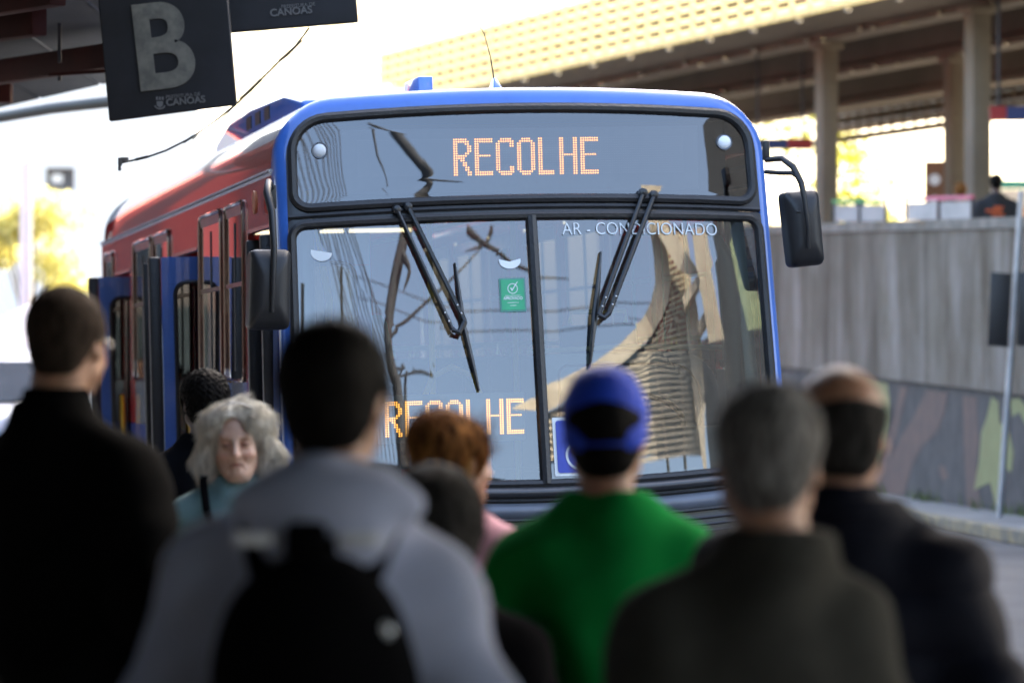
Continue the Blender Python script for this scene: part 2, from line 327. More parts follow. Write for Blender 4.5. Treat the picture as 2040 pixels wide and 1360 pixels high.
# ---- stage of small things on the platform
def put(px, py, Y): return Vector(P2W(px, py, Y))
M_sred = mat('sign_red', (.30, .02, .02), .5); M_sblue = mat('sign_blue', (.02, .035, .12), .5)
def band_sign(px0, px1, py0, py1, Y, label, split, text=None):
    a = put(px0, py1, Y); c = put(px1, py0, Y); t = thing('station_sign', label, 'sign', (a.x, Y, a.z)); W = c.x - a.x; H = c.z - a.z
    for (u0, u1, m) in split:
        b = MB(); b.box(((u0 + u1) / 2 * W, 0, H / 2), ((u1 - u0) * W - .004, .08, H)); b.build('panel', m, t)
    if text: text_mesh('lettering', text, H * .7, M_white, t, (W * .6, -.045, H * .25), (R(90), 0, 0))
    for u in (.15, .85): b = MB(); b.bar((u * W, 0, H + .001), (u * W, 0, 6.7 - a.z), .04, .04); b.build('hanger', M_darkm, t)
band_sign(1490, 1618, 276, 298, 60, 'dark blue and red sign band hanging just right of the bus', [(0, .62, M_sblue), (.62, 1, M_sred)])
band_sign(1972, 2090, 212, 241, 50, 'red and dark blue sign board hanging at the right edge', [(0, .28, M_sred), (.28, 1, M_sblue)])
def barrier(px0, px1, pyt, Y0, Y1, rail, label):
    a = put(px0, 440, Y0); c = put(px1, 440, Y1); za = wtop(a.y); t = thing('barrier', label, 'barrier', (a.x, a.y, za))
    A = Vector((0, 0, 0)); C_ = Vector((c.x - a.x, c.y - a.y, wtop(c.y) - za)); h = .24; gm = mat('barrier_grey', (.42, .40, .38), .7)
    for k in range(2):
        p = A + (C_ - A) * (k * .5 + .03); q = A + (C_ - A) * (k * .5 + .47); b = MB(); b.prism([p, q, q + Vector((0, 0, h - .03)), p + Vector((0, 0, h - .03))], (0, .02, 0)); b.build('infill_panel', gm, t)
    for k in (0, .5, 1):
        p = A + (C_ - A) * k; b = MB(); b.bar(p, p + Vector((0, 0, h)), .035, .035); b.build('post', M_darkm, t)
    b = MB(); b.bar(A + Vector((0, 0, h + .02)), C_ + Vector((0, 0, h + .02)), .05, .045); b.build('top_rail', rail, t)
barrier(1660, 1765, 405, 50, 49.5, mat('green_rail', (.15, .42, .16), .5), 'grey barrier with a green top rail on top of the wall')
barrier(1805, 1938, 398, 47.5, 45.6, mat('pink_rail', (.55, .12, .20), .5), 'grey barrier with a pink top rail on top of the wall')
# notice board between the pillars
t = thing('notice_board', 'brown notice board with white posters beside the pillar', 'notice board', tuple(put(1862, 440, 56)))
b = MB(); b.box((0, 0, .42), (.28, .06, .9)); b.build('board', mat('board_brown', (.20, .09, .04), .7), t)
for z in (.60, .28): b = MB(); b.lathe([(.005, 0), (.085, .001), (.085, .004)], (0, -.036, z), 'y', 18); b.build('poster', M_white, t)
for x in (-.1, .1): b = MB(); b.bar((x, 0, -1.6), (x, 0, -.03), .04, .04); b.build('leg', M_darkm, t)
# kiosk with orange fascia and teal stripe at the right edge
t = thing('kiosk', 'kiosk with an orange fascia and teal striped white awning at the right edge', 'kiosk', (10.2, 76, 2.4))
b = MB(); b.box((.9, .9, 1.3), (3.6, 1.8, 2.6)); b.build('body', mat('kiosk_orange', (.75, .32, .08), .6), t, bevel=.02)
b = MB(); b.box((.9, -.5, 2.75), (4.0, 1.1, .30)); b.build('awning', M_white, t)
b = MB(); b.box((.9, -.52, 3.02), (4.02, 1.12, .12)); b.build('stripe', mat('teal_stripe', (.05, .45, .42), .6), t)
b = MB(); b.box((.9, -.01, 1.5), (2.6, .03, 1.0)); b.build('counter_opening', M_white, t)

# ---- leaning sign post seen from behind, in front of the wall
t = thing('sign_post', 'leaning grey post with two black sign panels on the sidewalk at the right edge', 'sign post', (5.22, 41.2, .13))
def sp(px, py): v = put(px, py, 41.2); return Vector((v.x - 5.22, v.y - 41.2, v.z - .13))
b = MB(); b.tube([sp(1990, 1030), sp(1996, 960), sp(2003, 860), sp(2010, 760), sp(2016, 680), sp(2024, 560), sp(2032, 440), sp(2036, 380)], .035, 12); b.build('post', M_steel, t, smooth=True)
for (x0, x1, x2, x3) in ((1972, 2014, 2008, 1966), (2030, 2078, 2072, 2024)):
    b = MB(); b.prism([sp(x0, 542) + Vector((0, -.03, 0)), sp(x1, 545) + Vector((0, -.03, 0)), sp(x2, 692) + Vector((0, -.03, 0)), sp(x3, 688) + Vector((0, -.03, 0))], (0, -.025, 0)); b.build('sign_panel', M_black, t, bevel=.004)

# ---- trees beyond
M_bark = mat('bark', (.09, .065, .045), .9, vscale=8, bump=.6, bscale=20)
def leafmat(name, c1, c2):
    m = bpy.data.materials.new(name); m.use_nodes = True; t = m.node_tree; t.nodes.clear(); L = t.links.new
    o = t.nodes.new('ShaderNodeOutputMaterial'); d = t.nodes.new('ShaderNodeBsdfDiffuse'); tr = t.nodes.new('ShaderNodeBsdfTranslucent'); mx = t.nodes.new('ShaderNodeMixShader'); mx.inputs[0].default_value = .5
    g = t.nodes.new('ShaderNodeNewGeometry'); r = t.nodes.new('ShaderNodeValToRGB'); r.color_ramp.elements[0].color = (*c1, 1); r.color_ramp.elements[1].color = (*c2, 1)
    L(g.outputs['Random Per Island'], r.inputs[0]); L(r.outputs[0], d.inputs[0]); L(r.outputs[0], tr.inputs[0]); L(d.outputs[0], mx.inputs[1]); L(tr.outputs[0], mx.inputs[2]); L(mx.outputs[0], o.inputs[0]); return m
M_leaf = leafmat('tree_leaf_hazed', (.42, .40, .12), (.85, .78, .36)); M_leafr = leafmat('tree_leaf_lit', (.14, .16, .02), (.50, .46, .07)); M_leafd = leafmat('tree_leaf_dark', (.14, .16, .03), (.42, .40, .07))  # backlight and bright haze put into the leaf colours
def tree(x, y, z, h, r, label, m, n=4500, seed=1):
    rg = np.random.RandomState(seed); t = thing('tree', label, 'tree', (x, y, z), group='trees beyond the station')
    b = MB(); top = h * .6; b.tube([(0, 0, 0), (.05, 0, h * .2), (-.05, .05, h * .4), (.05, 0, top)], [.16 * h / 6, .13 * h / 6, .1 * h / 6, .05 * h / 6], 8)
    cs = []
    for i in range(9):
        a = i * 2.4; zz = h * (.42 + .5 * rg.rand()); rr = r * (.35 + .4 * rg.rand()) * (1 if zz < h * .8 else .5); c = Vector((math.cos(a) * rr, math.sin(a) * rr, zz)); cs.append((c, r * (.28 + .25 * rg.rand())))
        b.tube([(0, 0, h * (.25 + .03 * i)), c * .5 + Vector((0, 0, h * .2)), c], [.06 * h / 6, .04 * h / 6, .015], 6)
    b.build('trunk', M_bark, t, smooth=True)
    V = []; F = []
    for i in range(n):
        c, cr = cs[rg.randint(len(cs))]; d = rg.normal(size=3); d /= np.linalg.norm(d); p = np.array(c) + d * cr * (rg.rand() ** .4) * np.array([1, 1, .75])
        u = rg.normal(size=3); u /= np.linalg.norm(u); v = np.cross(u, rg.normal(size=3)); v /= np.linalg.norm(v); s = .05 + .07 * rg.rand()
        k = len(V); V += [p - u * s, p + v * s * .5, p + u * s, p - v * s * .5]; F.append((k, k + 1, k + 2, k + 3))
    mesh_obj('crown', V, F, m, t)
tree(7.4, 96, 0, 8.6, 2.6, 'yellow green sunlit tree seen just right of the bus between bus and pillar', M_leafr, seed=1)
tree(9.6, 104, 0, 6.4, 2.2, 'sunlit tree low between the two groups of pillars', M_leafr, seed=2)
tree(12.6, 108, 0, 6.9, 2.4, 'sunlit tree behind the barrier with the pink rail', M_leafr, seed=3)
tree(-10.2, 82, 0, 5.6, 1.6, 'yellow green tree at the left edge of the photo', M_leaf, seed=4)
tree(-8.4, 92, 0, 5.0, 1.5, 'tree beside the white lamp column at the left', M_leafd, seed=5)
tree(-6.5, 100, 0, 4.8, 1.4, 'small tree just left of the rear of the bus', M_leaf, seed=6)

# ---- pale building, lamp column, tent and van in the bright left background
t = thing('pale_building', 'large pale building with one dark window in the bright left background', 'building', (-14, 104, 0))
M_pale = mat('pale_render', (.92, .86, .74), .8, vscale=.3, var=.03)
wz0, wz1 = 1.65 + (750 - 378) / 7650 * 103.7, 1.65 + (750 - 333) / 7650 * 103.7
wx0, wx1 = (88 - 1020) / 7650 * 103.7 + 14, (145 - 1020) / 7650 * 103.7 + 14
for (x0, x1, z0, z1) in ((-7, wx0, 0, 13), (wx1, 5.5, 0, 13), (wx0, wx1, 0, wz0), (wx0, wx1, wz1, 13)):
    b = MB(); b.box(((x0 + x1) / 2, 3, (z0 + z1) / 2), (x1 - x0, 6, z1 - z0)); b.build('wall', M_pale, t)
f = MB(); f.box(((wx0 + wx1) / 2, .25, (wz0 + wz1) / 2), (wx1 - wx0 - .004, .04, wz1 - wz0 - .004)); f = f.build('window', mat('window_room', (.10, .10, .10), .15), t)
b = MB(); b.box(((wx0 + wx1) / 2 - .1, .2, (wz0 + wz1) / 2 + .02), (.3, .03, .25)); b.build('blind', M_pale, f)
b = MB(); b.box((-.75, 3, 13.15), (12.6, 6.2, .3)); b.build('roof', M_pale, t)
tag(MB().tube([(-8.1, 64, 0), (-8.1, 64, 5.2)], [.12, .10], 12).build('lamp_column', M_white, smooth=True), 'thick white lamp column between the trees at the left edge', 'lamp post')
t = thing('market_tent', 'white peaked market tent behind the shaven headed person', 'tent', (-7.3, 58, 0))
b = MB(); b.add([(-1.3, -1.3, 1.9), (1.3, -1.3, 1.9), (1.3, 1.3, 1.9), (-1.3, 1.3, 1.9), (0, 0, 2.75)], [(0, 1, 4), (1, 2, 4), (2, 3, 4), (3, 0, 4), (3, 2, 1, 0)]); b.build('roof', M_white, t)
for x in (-1.25, 1.25):
    for y in (-1.25, 1.25): b = MB(); b.bar((x, y, 0), (x, y, 1.9), .05, .05); b.build('leg', M_white, t)
# parked van
t = thing('parked_van', 'silver white parked van low at the left edge behind the shaven headed person', 'van', (-6.6, 50, 0), R(8))
prof = [(-2.3, .35), (2.2, .35), (2.3, .8), (2.1, 1.15), (1.3, 1.3), (.7, 1.85), (.3, 1.98), (-2.1, 1.98), (-2.3, 1.7)]
b = MB(); b.prism([(-.85, -q, z) for q, z in prof], (1.7, 0, 0)); b.build('body', mat('silver_paint', (.55, .58, .60), .3, metal=.3, coat=.6), t, bevel=.09, seg=3)
M_dglass = mat('dark_glass', (.03, .04, .045), .05)
b = MB(); b.prism([(-.7, -1.32, 1.32), (.7, -1.32, 1.32), (.66, -.76, 1.83), (-.66, -.76, 1.83)], (0, -.02, .02)); b.build('windscreen', M_dglass, t)
for x in (-.86, .84):
    b = MB(); b.box((x + .01, .3, 1.52), (.02, 2.6, .42)); b.build('side_window', M_dglass, t)
    for y in (-1.5, 1.5):
        b = MB(); b.lathe([(.1, -.1), (.32, -.1), (.34, -.06), (.34, .06), (.32, .1), (.1, .1)], (x * .95, y, .34), 'x', 22); b.build('wheel', M_black, t, smooth=True)
for x in (-.6, .6): b = MB(); b.lathe([(.02, 0), (.1, .01), (.11, .05)], (x, -2.32, .85), 'y', 16); b.build('headlight', M_white, t, smooth=True)

# ---- unseen block added right of the road to shade road and bus front
t = thing('shade_block', 'unseen concrete block added along the right side of the road for shade', 'building', (11.5, 27.5, 0))
b = MB(); b.box((0, 0, 6.5), (9, 17, 13)); b.build('wall', M_conc, t)
for i in range(6):
    for k in range(4): b = MB(); b.box((-4.5, -7 + i * 2.8, 1.8 + k * 3.0), (.06, 1.6, 1.5)); b.build('window', M_dglass, t)
b = MB(); b.box((0, 0, 13.1), (9.5, 17.5, .2)); b.build('roof', M_conc, t)

# ---- waiting-area canopy, its unseen part stretched over the crowd to darken it
t = thing('canopy', 'dark metal canopy with red beams over the waiting area at upper left', 'canopy', (0, 0, 0))
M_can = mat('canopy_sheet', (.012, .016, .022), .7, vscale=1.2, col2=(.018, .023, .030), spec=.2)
zc = 3.75
def cend(x): return 9.8 if x > -1.25 else (16.6 if x > -1.95 else min(44, 27.5 + (-2.9 - x) * 2.27))
x = -9.0
while x < 5.9:                      # folded roof sheets, one by one
    w_ = .605; pr = ((0, 0), (.02, 0), (.025, .012), (.045, .012), (.05, 0), (w_, 0))
    end = (lambda q: cend(q)) if x + .3 < -1.95 else (lambda q, v=cend(x + .3): v)
    bot = [(x + u, zc + z) for u, z in pr]; lp_ = bot + [(a, c + .03) for a, c in reversed(bot)]; n = len(lp_)
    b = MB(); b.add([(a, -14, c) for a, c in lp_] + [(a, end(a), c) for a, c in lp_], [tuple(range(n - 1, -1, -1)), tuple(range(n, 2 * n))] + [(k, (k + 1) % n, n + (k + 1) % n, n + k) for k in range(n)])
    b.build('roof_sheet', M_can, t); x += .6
for y, x1 in ((-8, 5.9), (-2, 5.9), (4, 5.9), (9.2, 5.9), (15.9, -1.3)):
    b = MB(); b.bar((-9, y, zc - .13), (x1, y, zc - .13), .12, .2); b.build('beam', M_redb, t)
def cz(px, py, z): Y = (z - 1.65) * 7650 / (750 - py); return Vector(((px - 1020) / 7650 * Y, Y, z))
for (a, c, w2, h2) in ((cz(-260, 182, 3.6), cz(240, 108, 3.6), .10, .15), (cz(-200, 84, 3.6), cz(78, 43, 3.6), .10, .15), (cz(-200, 40, 3.64), cz(115, -12, 3.64), .10, .12)):
    b = MB(); b.bar(a, c, w2, h2); b.build('beam', M_redb, t, bevel=.01)
b = MB(); b.bar(cz(98, 149, 3.50), cz(240, 140, 3.50), .02, .02); b.build('conduit', M_redb, t)
for px, py in ((118, 142), (118, 104)):
    q = cz(px, py, 3.55); b = MB(); b.bar(q - Vector((0, 0, .06)), q + Vector((0, 0, .17)), .02, .02); b.build('hanger', M_darkm, t)
b = MB(); q = cz(-20, 185, 3.62); b.box(tuple(q), (.30, .12, .14)); b.build('bracket', M_redb, t, bevel=.01)
for x, y in ((-6.4, 2), (-6.4, 12), (-6.4, 23)):
    b = MB(); b.tube([(x, y, 0), (x, y, zc - .01)], .09, 14); b.build('post', M_redb, t, smooth=True)
b = MB(); b.tube([put(-300, 300, 34), put(-150, 262, 32), put(0, 233, 31), put(100, 216, 30.2), put(215, 203, 29.5), put(330, 196, 29)], .045, 10); b.build('edge_tube', mat('edge_tube_grey', (.03, .03, .025), .5), t, smooth=True)

# ---- platform signs
def sign_thing(name, label, corners, Y, m):
    a = put(*corners[0], Y); t = thing(name, label, 'sign', tuple(a)); P = [put(*c, Y) - a for c in corners]
    b = MB(); b.prism(P, (0, .05, 0)); b.build('panel', m, t, bevel=.004, seg=1); return t, a
M_sign = mat('sign_dark', (.012, .012, .013), .5, spec=.3, vscale=4, col2=(.018, .018, .021))
M_slet = mat('sign_letter', (.17, .16, .13), .8, vscale=14, col2=(.10, .097, .08), stretch=(1, 1, .35))
t, a = sign_thing('platform_sign', 'dark square sign with a big worn letter B hanging from the canopy', [(217, 241), (471, 208), (452, -20), (193, -20)], 14.5, M_sign)
e = put(271, 172, 14.5) - a
lt = text_mesh('letter', 'B', .449, M_slet, t, (e.x + .113, -.006, e.z + .002), (R(90), R(-6.5), 0), offset=.011, depth=.004, sx=.93)
# municipal logo: coat of arms sketch and two lines of lettering
M_slogo = mat('sign_logo', (.15, .145, .14), .7)
q = put(330, 197, 14.5) - a; text_mesh('logo_text', 'PREFEITURA DE', .019, M_slogo, t, (q.x, -.004, q.z), (R(90), R(-5.5), 0), align='LEFT', depth=.002)
q = put(331, 211, 14.5) - a; text_mesh('logo_text', 'CANOAS', .0363, M_slogo, t, (q.x, -.004, q.z), (R(90), R(-5.5), 0), align='LEFT', depth=.002, offset=.0008)
q = put(318, 207, 14.5) - a; lg = MB()
for k in range(10):
    a0 = R(200 + k * 14); a1 = R(200 + (k + 1) * 14)
    lg.prism([(q.x + math.cos(v) * r_, -.004, q.z + math.sin(v) * r_ * .9) for v, r_ in ((a0, .018), (a0, .023), (a1, .023), (a1, .018))], (0, .004, 0))
lg.prism([(q.x - .012, -.004, q.z + .010), (q.x + .012, -.004, q.z + .010), (q.x + .011, -.004, q.z - .006), (q.x, -.004, q.z - .015), (q.x - .011, -.004, q.z - .006)], (0, .004, 0))
for dx in (-.011, 0, .011): lg.box((q.x + dx, -.002, q.z + .021), (.007, .004, .012))
lg.build('logo_emblem', M_slogo, t)
for px in (225, 440): p = put(px, -10, 14.5) - a; b = MB(); b.bar((p.x, .02, p.z), (p.x, .02, zc - a.z), .03, .03); b.build('hanger', M_darkm, t)
t, a = sign_thing('platform_sign', 'long dark sign panel behind the letter B sign at the top edge', [(385, 70), (713, 43), (706, -40), (378, -40)], 14.85, M_sign)
q = put(538, 33, 14.85) - a; text_mesh('logo_text', 'CANOAS', .040, M_slogo, t, (q.x, -.004, q.z), (R(90), R(-5), 0), align='LEFT', depth=.002, offset=.0008)
q = put(560, 17, 14.85) - a; text_mesh('logo_text', 'PREFEITURA DE', .019, M_slogo, t, (q.x, -.004, q.z), (R(90), R(-5), 0), align='LEFT', depth=.002)
for px in (410, 670): p = put(px, -30, 14.85) - a; b = MB(); b.bar((p.x, .02, p.z), (p.x, .02, zc - a.z), .03, .03); b.build('hanger', M_darkm, t)
# loose cable with its dangling connector
t = thing('loose_cable', 'thin loose cable sagging from the signs down to a small clamp', 'cable', tuple(put(612, 58, 14.8)))
a = put(612, 58, 14.8)
def cp(px, py, Y=14.8): return put(px, py, Y) - a
pts = [(616, 55), (590, 90), (560, 118), (520, 158), (475, 203), (430, 240), (380, 275), (330, 300), (290, 314), (243, 324)]
b = MB(); b.tube([cp(*p) for p in pts], .0042, 6); b.build('wire', M_black, t)
for q_, r_ in (([(600, 80), (575, 106), (555, 122)], .006), ([(520, 158), (497, 181), (478, 198)], .0065), ([(385, 271), (365, 284)], .005), ([(295, 312), (270, 318)], .006)): b = MB(); b.tube([cp(*p) for p in q_], r_, 6); b.build('tape_wrap', M_black, t)
b = MB(); b.tube([cp(470, 209), cp(430, 247), cp(383, 277)], .0022, 5); b.build('second_wire', M_black, t)
b = MB(); b.box(cp(248, 318), (.03, .02, .018)); b.box(cp(239, 322), (.016, .02, .03)); b.box(cp(238, 335), (.012, .014, .02)); b.build('clamp', mat('clamp_grey', (.14, .14, .14), .5), t, bevel=.003)

# ---- unseen blocks added behind and left of the camera to darken the crowd
t = thing('rear_light_block', 'long low dark block added unseen behind the camera to dim the crowd', 'building', (0, -17, 0))
M_block = mat('light_block_wall', (.06, .055, .05), .8, vscale=.6)
b = MB(); b.box((-1, -3, 3.1), (26, 6, 6.2)); b.build('wall', M_block, t)
for i in range(7): b = MB(); b.box((-11.2 + i * 3.4, .02, 1.6), (2.2, .06, 2.2)); b.build('window', M_dglass, t)
t = thing('left_light_block', 'long dark block added unseen along the left of the platform to dim the crowd', 'light blocker', (-9.4, 5, 0))
b = MB(); b.box((-1.5, 0, 1.85), (3, 34, 3.7)); b.build('wall', M_block, t)
for i in range(10): b = MB(); b.box((.02, -15 + i * 3.3, 1.3), (.06, 2.6, 2.2)); b.build('shutter', M_darkm, t)
# ================================================================== BUS
BTH, BROLL = R(10.6), R(-1.4)
BX, BY = .197, 18.65
bus = thing('city_bus', 'blue fronted city bus with orange RECOLHE display facing the waiting crowd', 'bus', (BX, BY, 0))
bus.rotation_euler = (0, BROLL, BTH)
def paint(name, c, **k): return mat(name, c, k.pop('rough', .32), coat=k.pop('coat', .8), var=.07, vscale=5.0, **k)
M_blue = paint('bus_blue', (.045, .150, .52)); M_bred = paint('bus_red', (.40, .018, .018), rough=.25, coat=.5)
M_rubber = mat('rubber_gasket', (.018, .018, .019), .42, bump=.25, bscale=60, vscale=8)
M_mask = mat('black_mask', (.016, .017, .021), .35, coat=.3, vscale=4)
M_grey = mat('bumper_grey', (.11, .12, .14), .35, coat=.2)
M_int = mat('interior_grey', (.16, .17, .18), .6); M_intd = mat('interior_dark', (.055, .058, .06), .6)
M_yel = mat('yellow_pole', (.75, .42, .02), .35, coat=.4)
M_ws = glass_mat('windscreen_glass', (.62, .70, .66), ior=2.25, wob=.0011, dust_haze=.055, wscale=1.3)  # dust film thickened to paint in a paler, hazier reflection
M_dest = glass_mat('destination_glass', (.5, .5, .5), ior=2.2, wob=.0005, wscale=2.)
M_sideg = glass_mat('side_glass', (.10, .10, .11), ior=2.3, wob=.001, wscale=1.2)
M_alu = mat('aluminium_trim', (.42, .30, .22), .28, metal=.8, vscale=6)
M_silver = mat('silver_trim', (.6, .6, .6), .25, metal=.8)

def warp(x, z):
    A = .055 * max(0, (1.6 - z)) / .45 if z < 1.6 else -.050 * (z - 1.6) / 1.46
    A = min(A, .065)
    return (x * 1.012 * (1 - .011 * (z - 1)), z + A * (x / 1.2) ** 2)
def fy(x, z):
    return .115 * (x / 1.25) ** 2 + (.15 * (z - 1.0) + .015 * (z - 1.0) ** 2 if z > 1.0 else 0.02 * (1 - z))
def rloop(x0, x1, z0, z1, rt, rb=None, n=8, k=10):
    """rounded rectangle in (x,z), counter clockwise from bottom-left corner; equal point count for every loop"""
    rb = rt if rb is None else rb
    if not hasattr(rt, '__len__'): rt = (rt, rt)
    if not hasattr(rb, '__len__'): rb = (rb, rb)
    out = []
    cs = [((x1 - rb[1], z0 + rb[1]), rb[1], -90), ((x1 - rt[1], z1 - rt[1]), rt[1], 0), ((x0 + rt[0], z1 - rt[0]), rt[0], 90), ((x0 + rb[0], z0 + rb[0]), rb[0], 180)]
    for i, ((cx, cz), r, a0) in enumerate(cs):
        arc = [(cx + r * math.cos(R(a0 + 90 * j / n)), cz + r * math.sin(R(a0 + 90 * j / n))) for j in range(n + 1)]
        (nx, nz), nr, na = cs[(i + 1) % 4]
        e = (nx + nr * math.cos(R(na)), nz + nr * math.sin(R(na)))
        out += arc + [(arc[-1][0] + (e[0] - arc[-1][0]) * j / k, arc[-1][1] + (e[1] - arc[-1][1]) * j / k) for j in range(1, k)]
    return out
def F3(p, off=0.0):
    x, z = warp(*p); return Vector((x, fy(x, z) - off, z))
def ring(name, A, B, m, K=4, off=0.0, edge=0.0, parent=bus, offB=None):
    """surface between loop A (outer) and loop B (inner) on the front; edge: how far the outer rim curls back"""
    V = []; N = len(A)
    for k in range(K + 1):
        t = k / K
        for a, b_ in zip(A, B):
            p = (a[0] + (b_[0] - a[0]) * t, a[1] + (b_[1] - a[1]) * t); q = F3(p, off)
            if edge: u = 1 - t; q.y += edge * (1 - math.sqrt(max(0, 1 - u * u)))
            V.append(q)
    F = [(k * N + i, k * N + (i + 1) % N, (k + 1) * N + (i + 1) % N, (k + 1) * N + i) for k in range(K) for i in range(N)]
    o = mesh_obj(name, V, F, m, parent, smooth=True); return o
def pane(name, L, m, off=0.0, parent=bus, K=7):
    """filled rounded patch: rings shrinking to its centre line"""
    cx = sum(p[0] for p in L) / len(L); cz = sum(p[1] for p in L) / len(L); V = []; N = len(L)
    ts = [i / K for i in range(K)] 
    for t in ts: V += [F3((p[0] + (cx - p[0]) * t, p[1] + (cz - p[1]) * t), off) for p in L]
    V.append(F3((cx, cz), off)); c = len(V) - 1
    F = [(k * N + i, k * N + (i + 1) % N, (k + 1) * N + (i + 1) % N, (k + 1) * N + i) for k in range(K - 1) for i in range(N)]
    F += [((K - 1) * N + i, (K - 1) * N + (i + 1) % N, c) for i in range(N)]
    return mesh_obj(name, V, F, m, parent, smooth=True)
def gasket(name, L, r, m, off=.0, parent=bus, ry=None):
    b = MB(); b.tube([F3(p, off) for p in L], r, 8, closed=True, ry=ry); return b.build(name, m, parent, smooth=True)

BL, BTOP = 11.15, 3.085
outer = rloop(-1.25, 1.25, .32, BTOP, .30, .10)
Lm = rloop(-1.205, 1.205, 1.0, 2.985, (.24, .24), .05)           # black mask outline
# blue surround: from the outline curling in to the mask
mask_in = rloop(-1.195, 1.195, .93, 3.005, .21, .05)
ring('front_cap', outer, mask_in, M_blue, K=9, edge=.055)
# dark mask behind and around the two glazed fields
dest_o = rloop(-1.150, 1.150, 2.540, 2.965, (.155, .155), (.075, .075))
ws_l = rloop(-1.165, -.028, 1.145, 2.428, (.06, .012), (.06, .012)); ws_r = rloop(.028, 1.165, 1.145, 2.428, (.012, .06), (.012, .06))
ws_all = rloop(-1.165, 1.165, 1.145, 2.428, .06, .06)
# mask strips: top field ring + surround of the windscreen
mid = rloop(-1.195, 1.195, 2.473, 3.005, .21, .02); ring('upper_mask', mid, dest_o, M_mask, K=3, off=.002)
low = rloop(-1.195, 1.195, .93, 2.471, .02, .05); ring('windscreen_surround', low, ws_all, M_mask, K=3, off=.002)
gasket('destination_gasket', rloop(-1.165, 1.165, 2.525, 2.98, (.165, .165), (.085, .085)), .024, M_rubber, .006)
gasket('windscreen_gasket', rloop(-1.180, 1.180, 1.13, 2.443, .07, .07), .023, M_rubber, .006)
b = MB(); b.tube([F3((0, 1.13 + 1.31 * i / 12), .008) for i in range(13)], .028, 8); b.build('centre_post', M_rubber, bus, smooth=True)
b = MB(); b.tube([F3((-1.19 + 2.38 * i / 20, 2.487), .004) for i in range(21)], .012, 6); b.build('mask_seam', M_rubber, bus, smooth=True)
pane('windscreen_pane', ws_l, M_ws, -.002)
pane('windscreen_pane', ws_r, M_ws, -.002)
dg = pane('destination_pane', dest_o, M_dest, -.002)
# lower front, mostly behind the crowd: moulded bands, grille, bumper, lamps
def band(z0, z1, bulge, m, name, x=1.2, n=24):
    b = MB(); P = []
    for i in range(n + 1):
        xx = -x + 2 * x * i / n
        for k in range(7):
            t = k / 6; P.append(F3((xx, z0 + (z1 - z0) * t), .002 + bulge * math.sin(math.pi * t)))
    F = [(i * 7 + k, (i + 1) * 7 + k, (i + 1) * 7 + k + 1, i * 7 + k + 1) for i in range(n) for k in range(6)]
    return mesh_obj(name, P, F, m, bus, smooth=True)
band(1.060, 1.125, .045, mat('band_dark', (.05, .052, .058), .35, coat=.3), 'moulded_band')
band(.965, 1.040, .020, mat('band_pale', (.13, .15, .19), .4, coat=.4), 'moulded_band')
b = MB()
for z in (1.05, .955): b.tube([F3((-1.19 + 2.38 * i / 20, z), .006) for i in range(21)], .010, 6)
b.build('band_groove', M_rubber, bus, smooth=True)
gr = band(.72, .935, .012, M_mask, 'grille', 1.0)
for i in range(6): b = MB(); b.tube([F3((-.98 + 1.96 * j / 16, .745 + i * .034), .022) for j in range(17)], .008, 6); b.build('grille_bar', M_darkm, gr, smooth=True)
band(.33, .60, .05, M_grey, 'bumper', 1.22)
for sx in (-1, 1):
    p = F3((sx * .98, .70), .0); b = MB(); b.lathe([(.02, -.045), (.07, -.04), (.09, -.01), (.10, .03)], (p.x, p.y, .68), 'y', 22); hl = b.build('headlight', M_white, bus, smooth=True)
    b = MB(); b.lathe([(.095, -.012), (.108, -.012), (.108, .03), (.095, .03)], (p.x, p.y, .68), 'y', 22); b.build('bezel', M_silver, hl, smooth=True)
    q = F3((sx * 1.08, .50), .055); b = MB(); b.box((q.x, q.y, .50), (.16, .03, .06)); b.build('indicator', mat('amber_lens', (.6, .2, .02), .2), bus, bevel=.01)
# round marker lamps in the upper corners of the destination glass
for sx, z in ((-1, 2.815), (1, 2.83)):
    p = F3((sx * 1.03, z), .010); b = MB(); b.lathe([(.004, -.012), (.020, -.011), (.032, -.004), (.036, .004), (.036, .012)], (p.x, p.y, p.z), 'y', 24)
    lo = b.build('marker_lamp', mat('marker_lens', (.75, .78, .80), .25, coat=.5), bus, smooth=True)
    b = MB(); b.lathe([(.0355, -.004), (.039, -.006), (.040, .010), (.036, .010)], (p.x, p.y, p.z), 'y', 24); b.build('rim', M_grey, lo, smooth=True)

# --- LED displays (8 x 16 dots to a letter, double strokes)
FONT = {
 'R': ["11111100","11111110","11000110","11000011","11000011","11000011","11000110","11111100","11111000","11011000","11001100","11001100","11000110","11000110","11000011","11000011"],
 'E': ["11111111","11111111","11000000","11000000","11000000","11000000","11000000","11111110","11000000","11000000","11000000","11000000","11000000","11000000","11111111","11111111"],
 'C': ["00111110","01111111","11000011","11000011","11000000","11000000","11000000","11000000","11000000","11000000","11000000","11000000","11000011","11000011","01111111","00111110"],
 'O': ["00111100","01111110","11000011","11000011","11000011","11000011","11000011","11000011","11000011","11000011","11000011","11000011","11000011","11000011","01111110","00111100"],
 'L': ["11000000"]*14 + ["11111110","11111110"],
 'H': ["11000011"]*7 + ["11111111"] + ["11000011"]*8}
M_led = mat('led_amber', (.9, .4, .1), .4, emit=(1.0, .30, .0), estr=.40)
M_ledc = mat('led_core', (1, .8, .5), .4, emit=(1.0, .56, .08), estr=.75)
M_off = mat('led_unlit', (.34, .35, .37), .4)
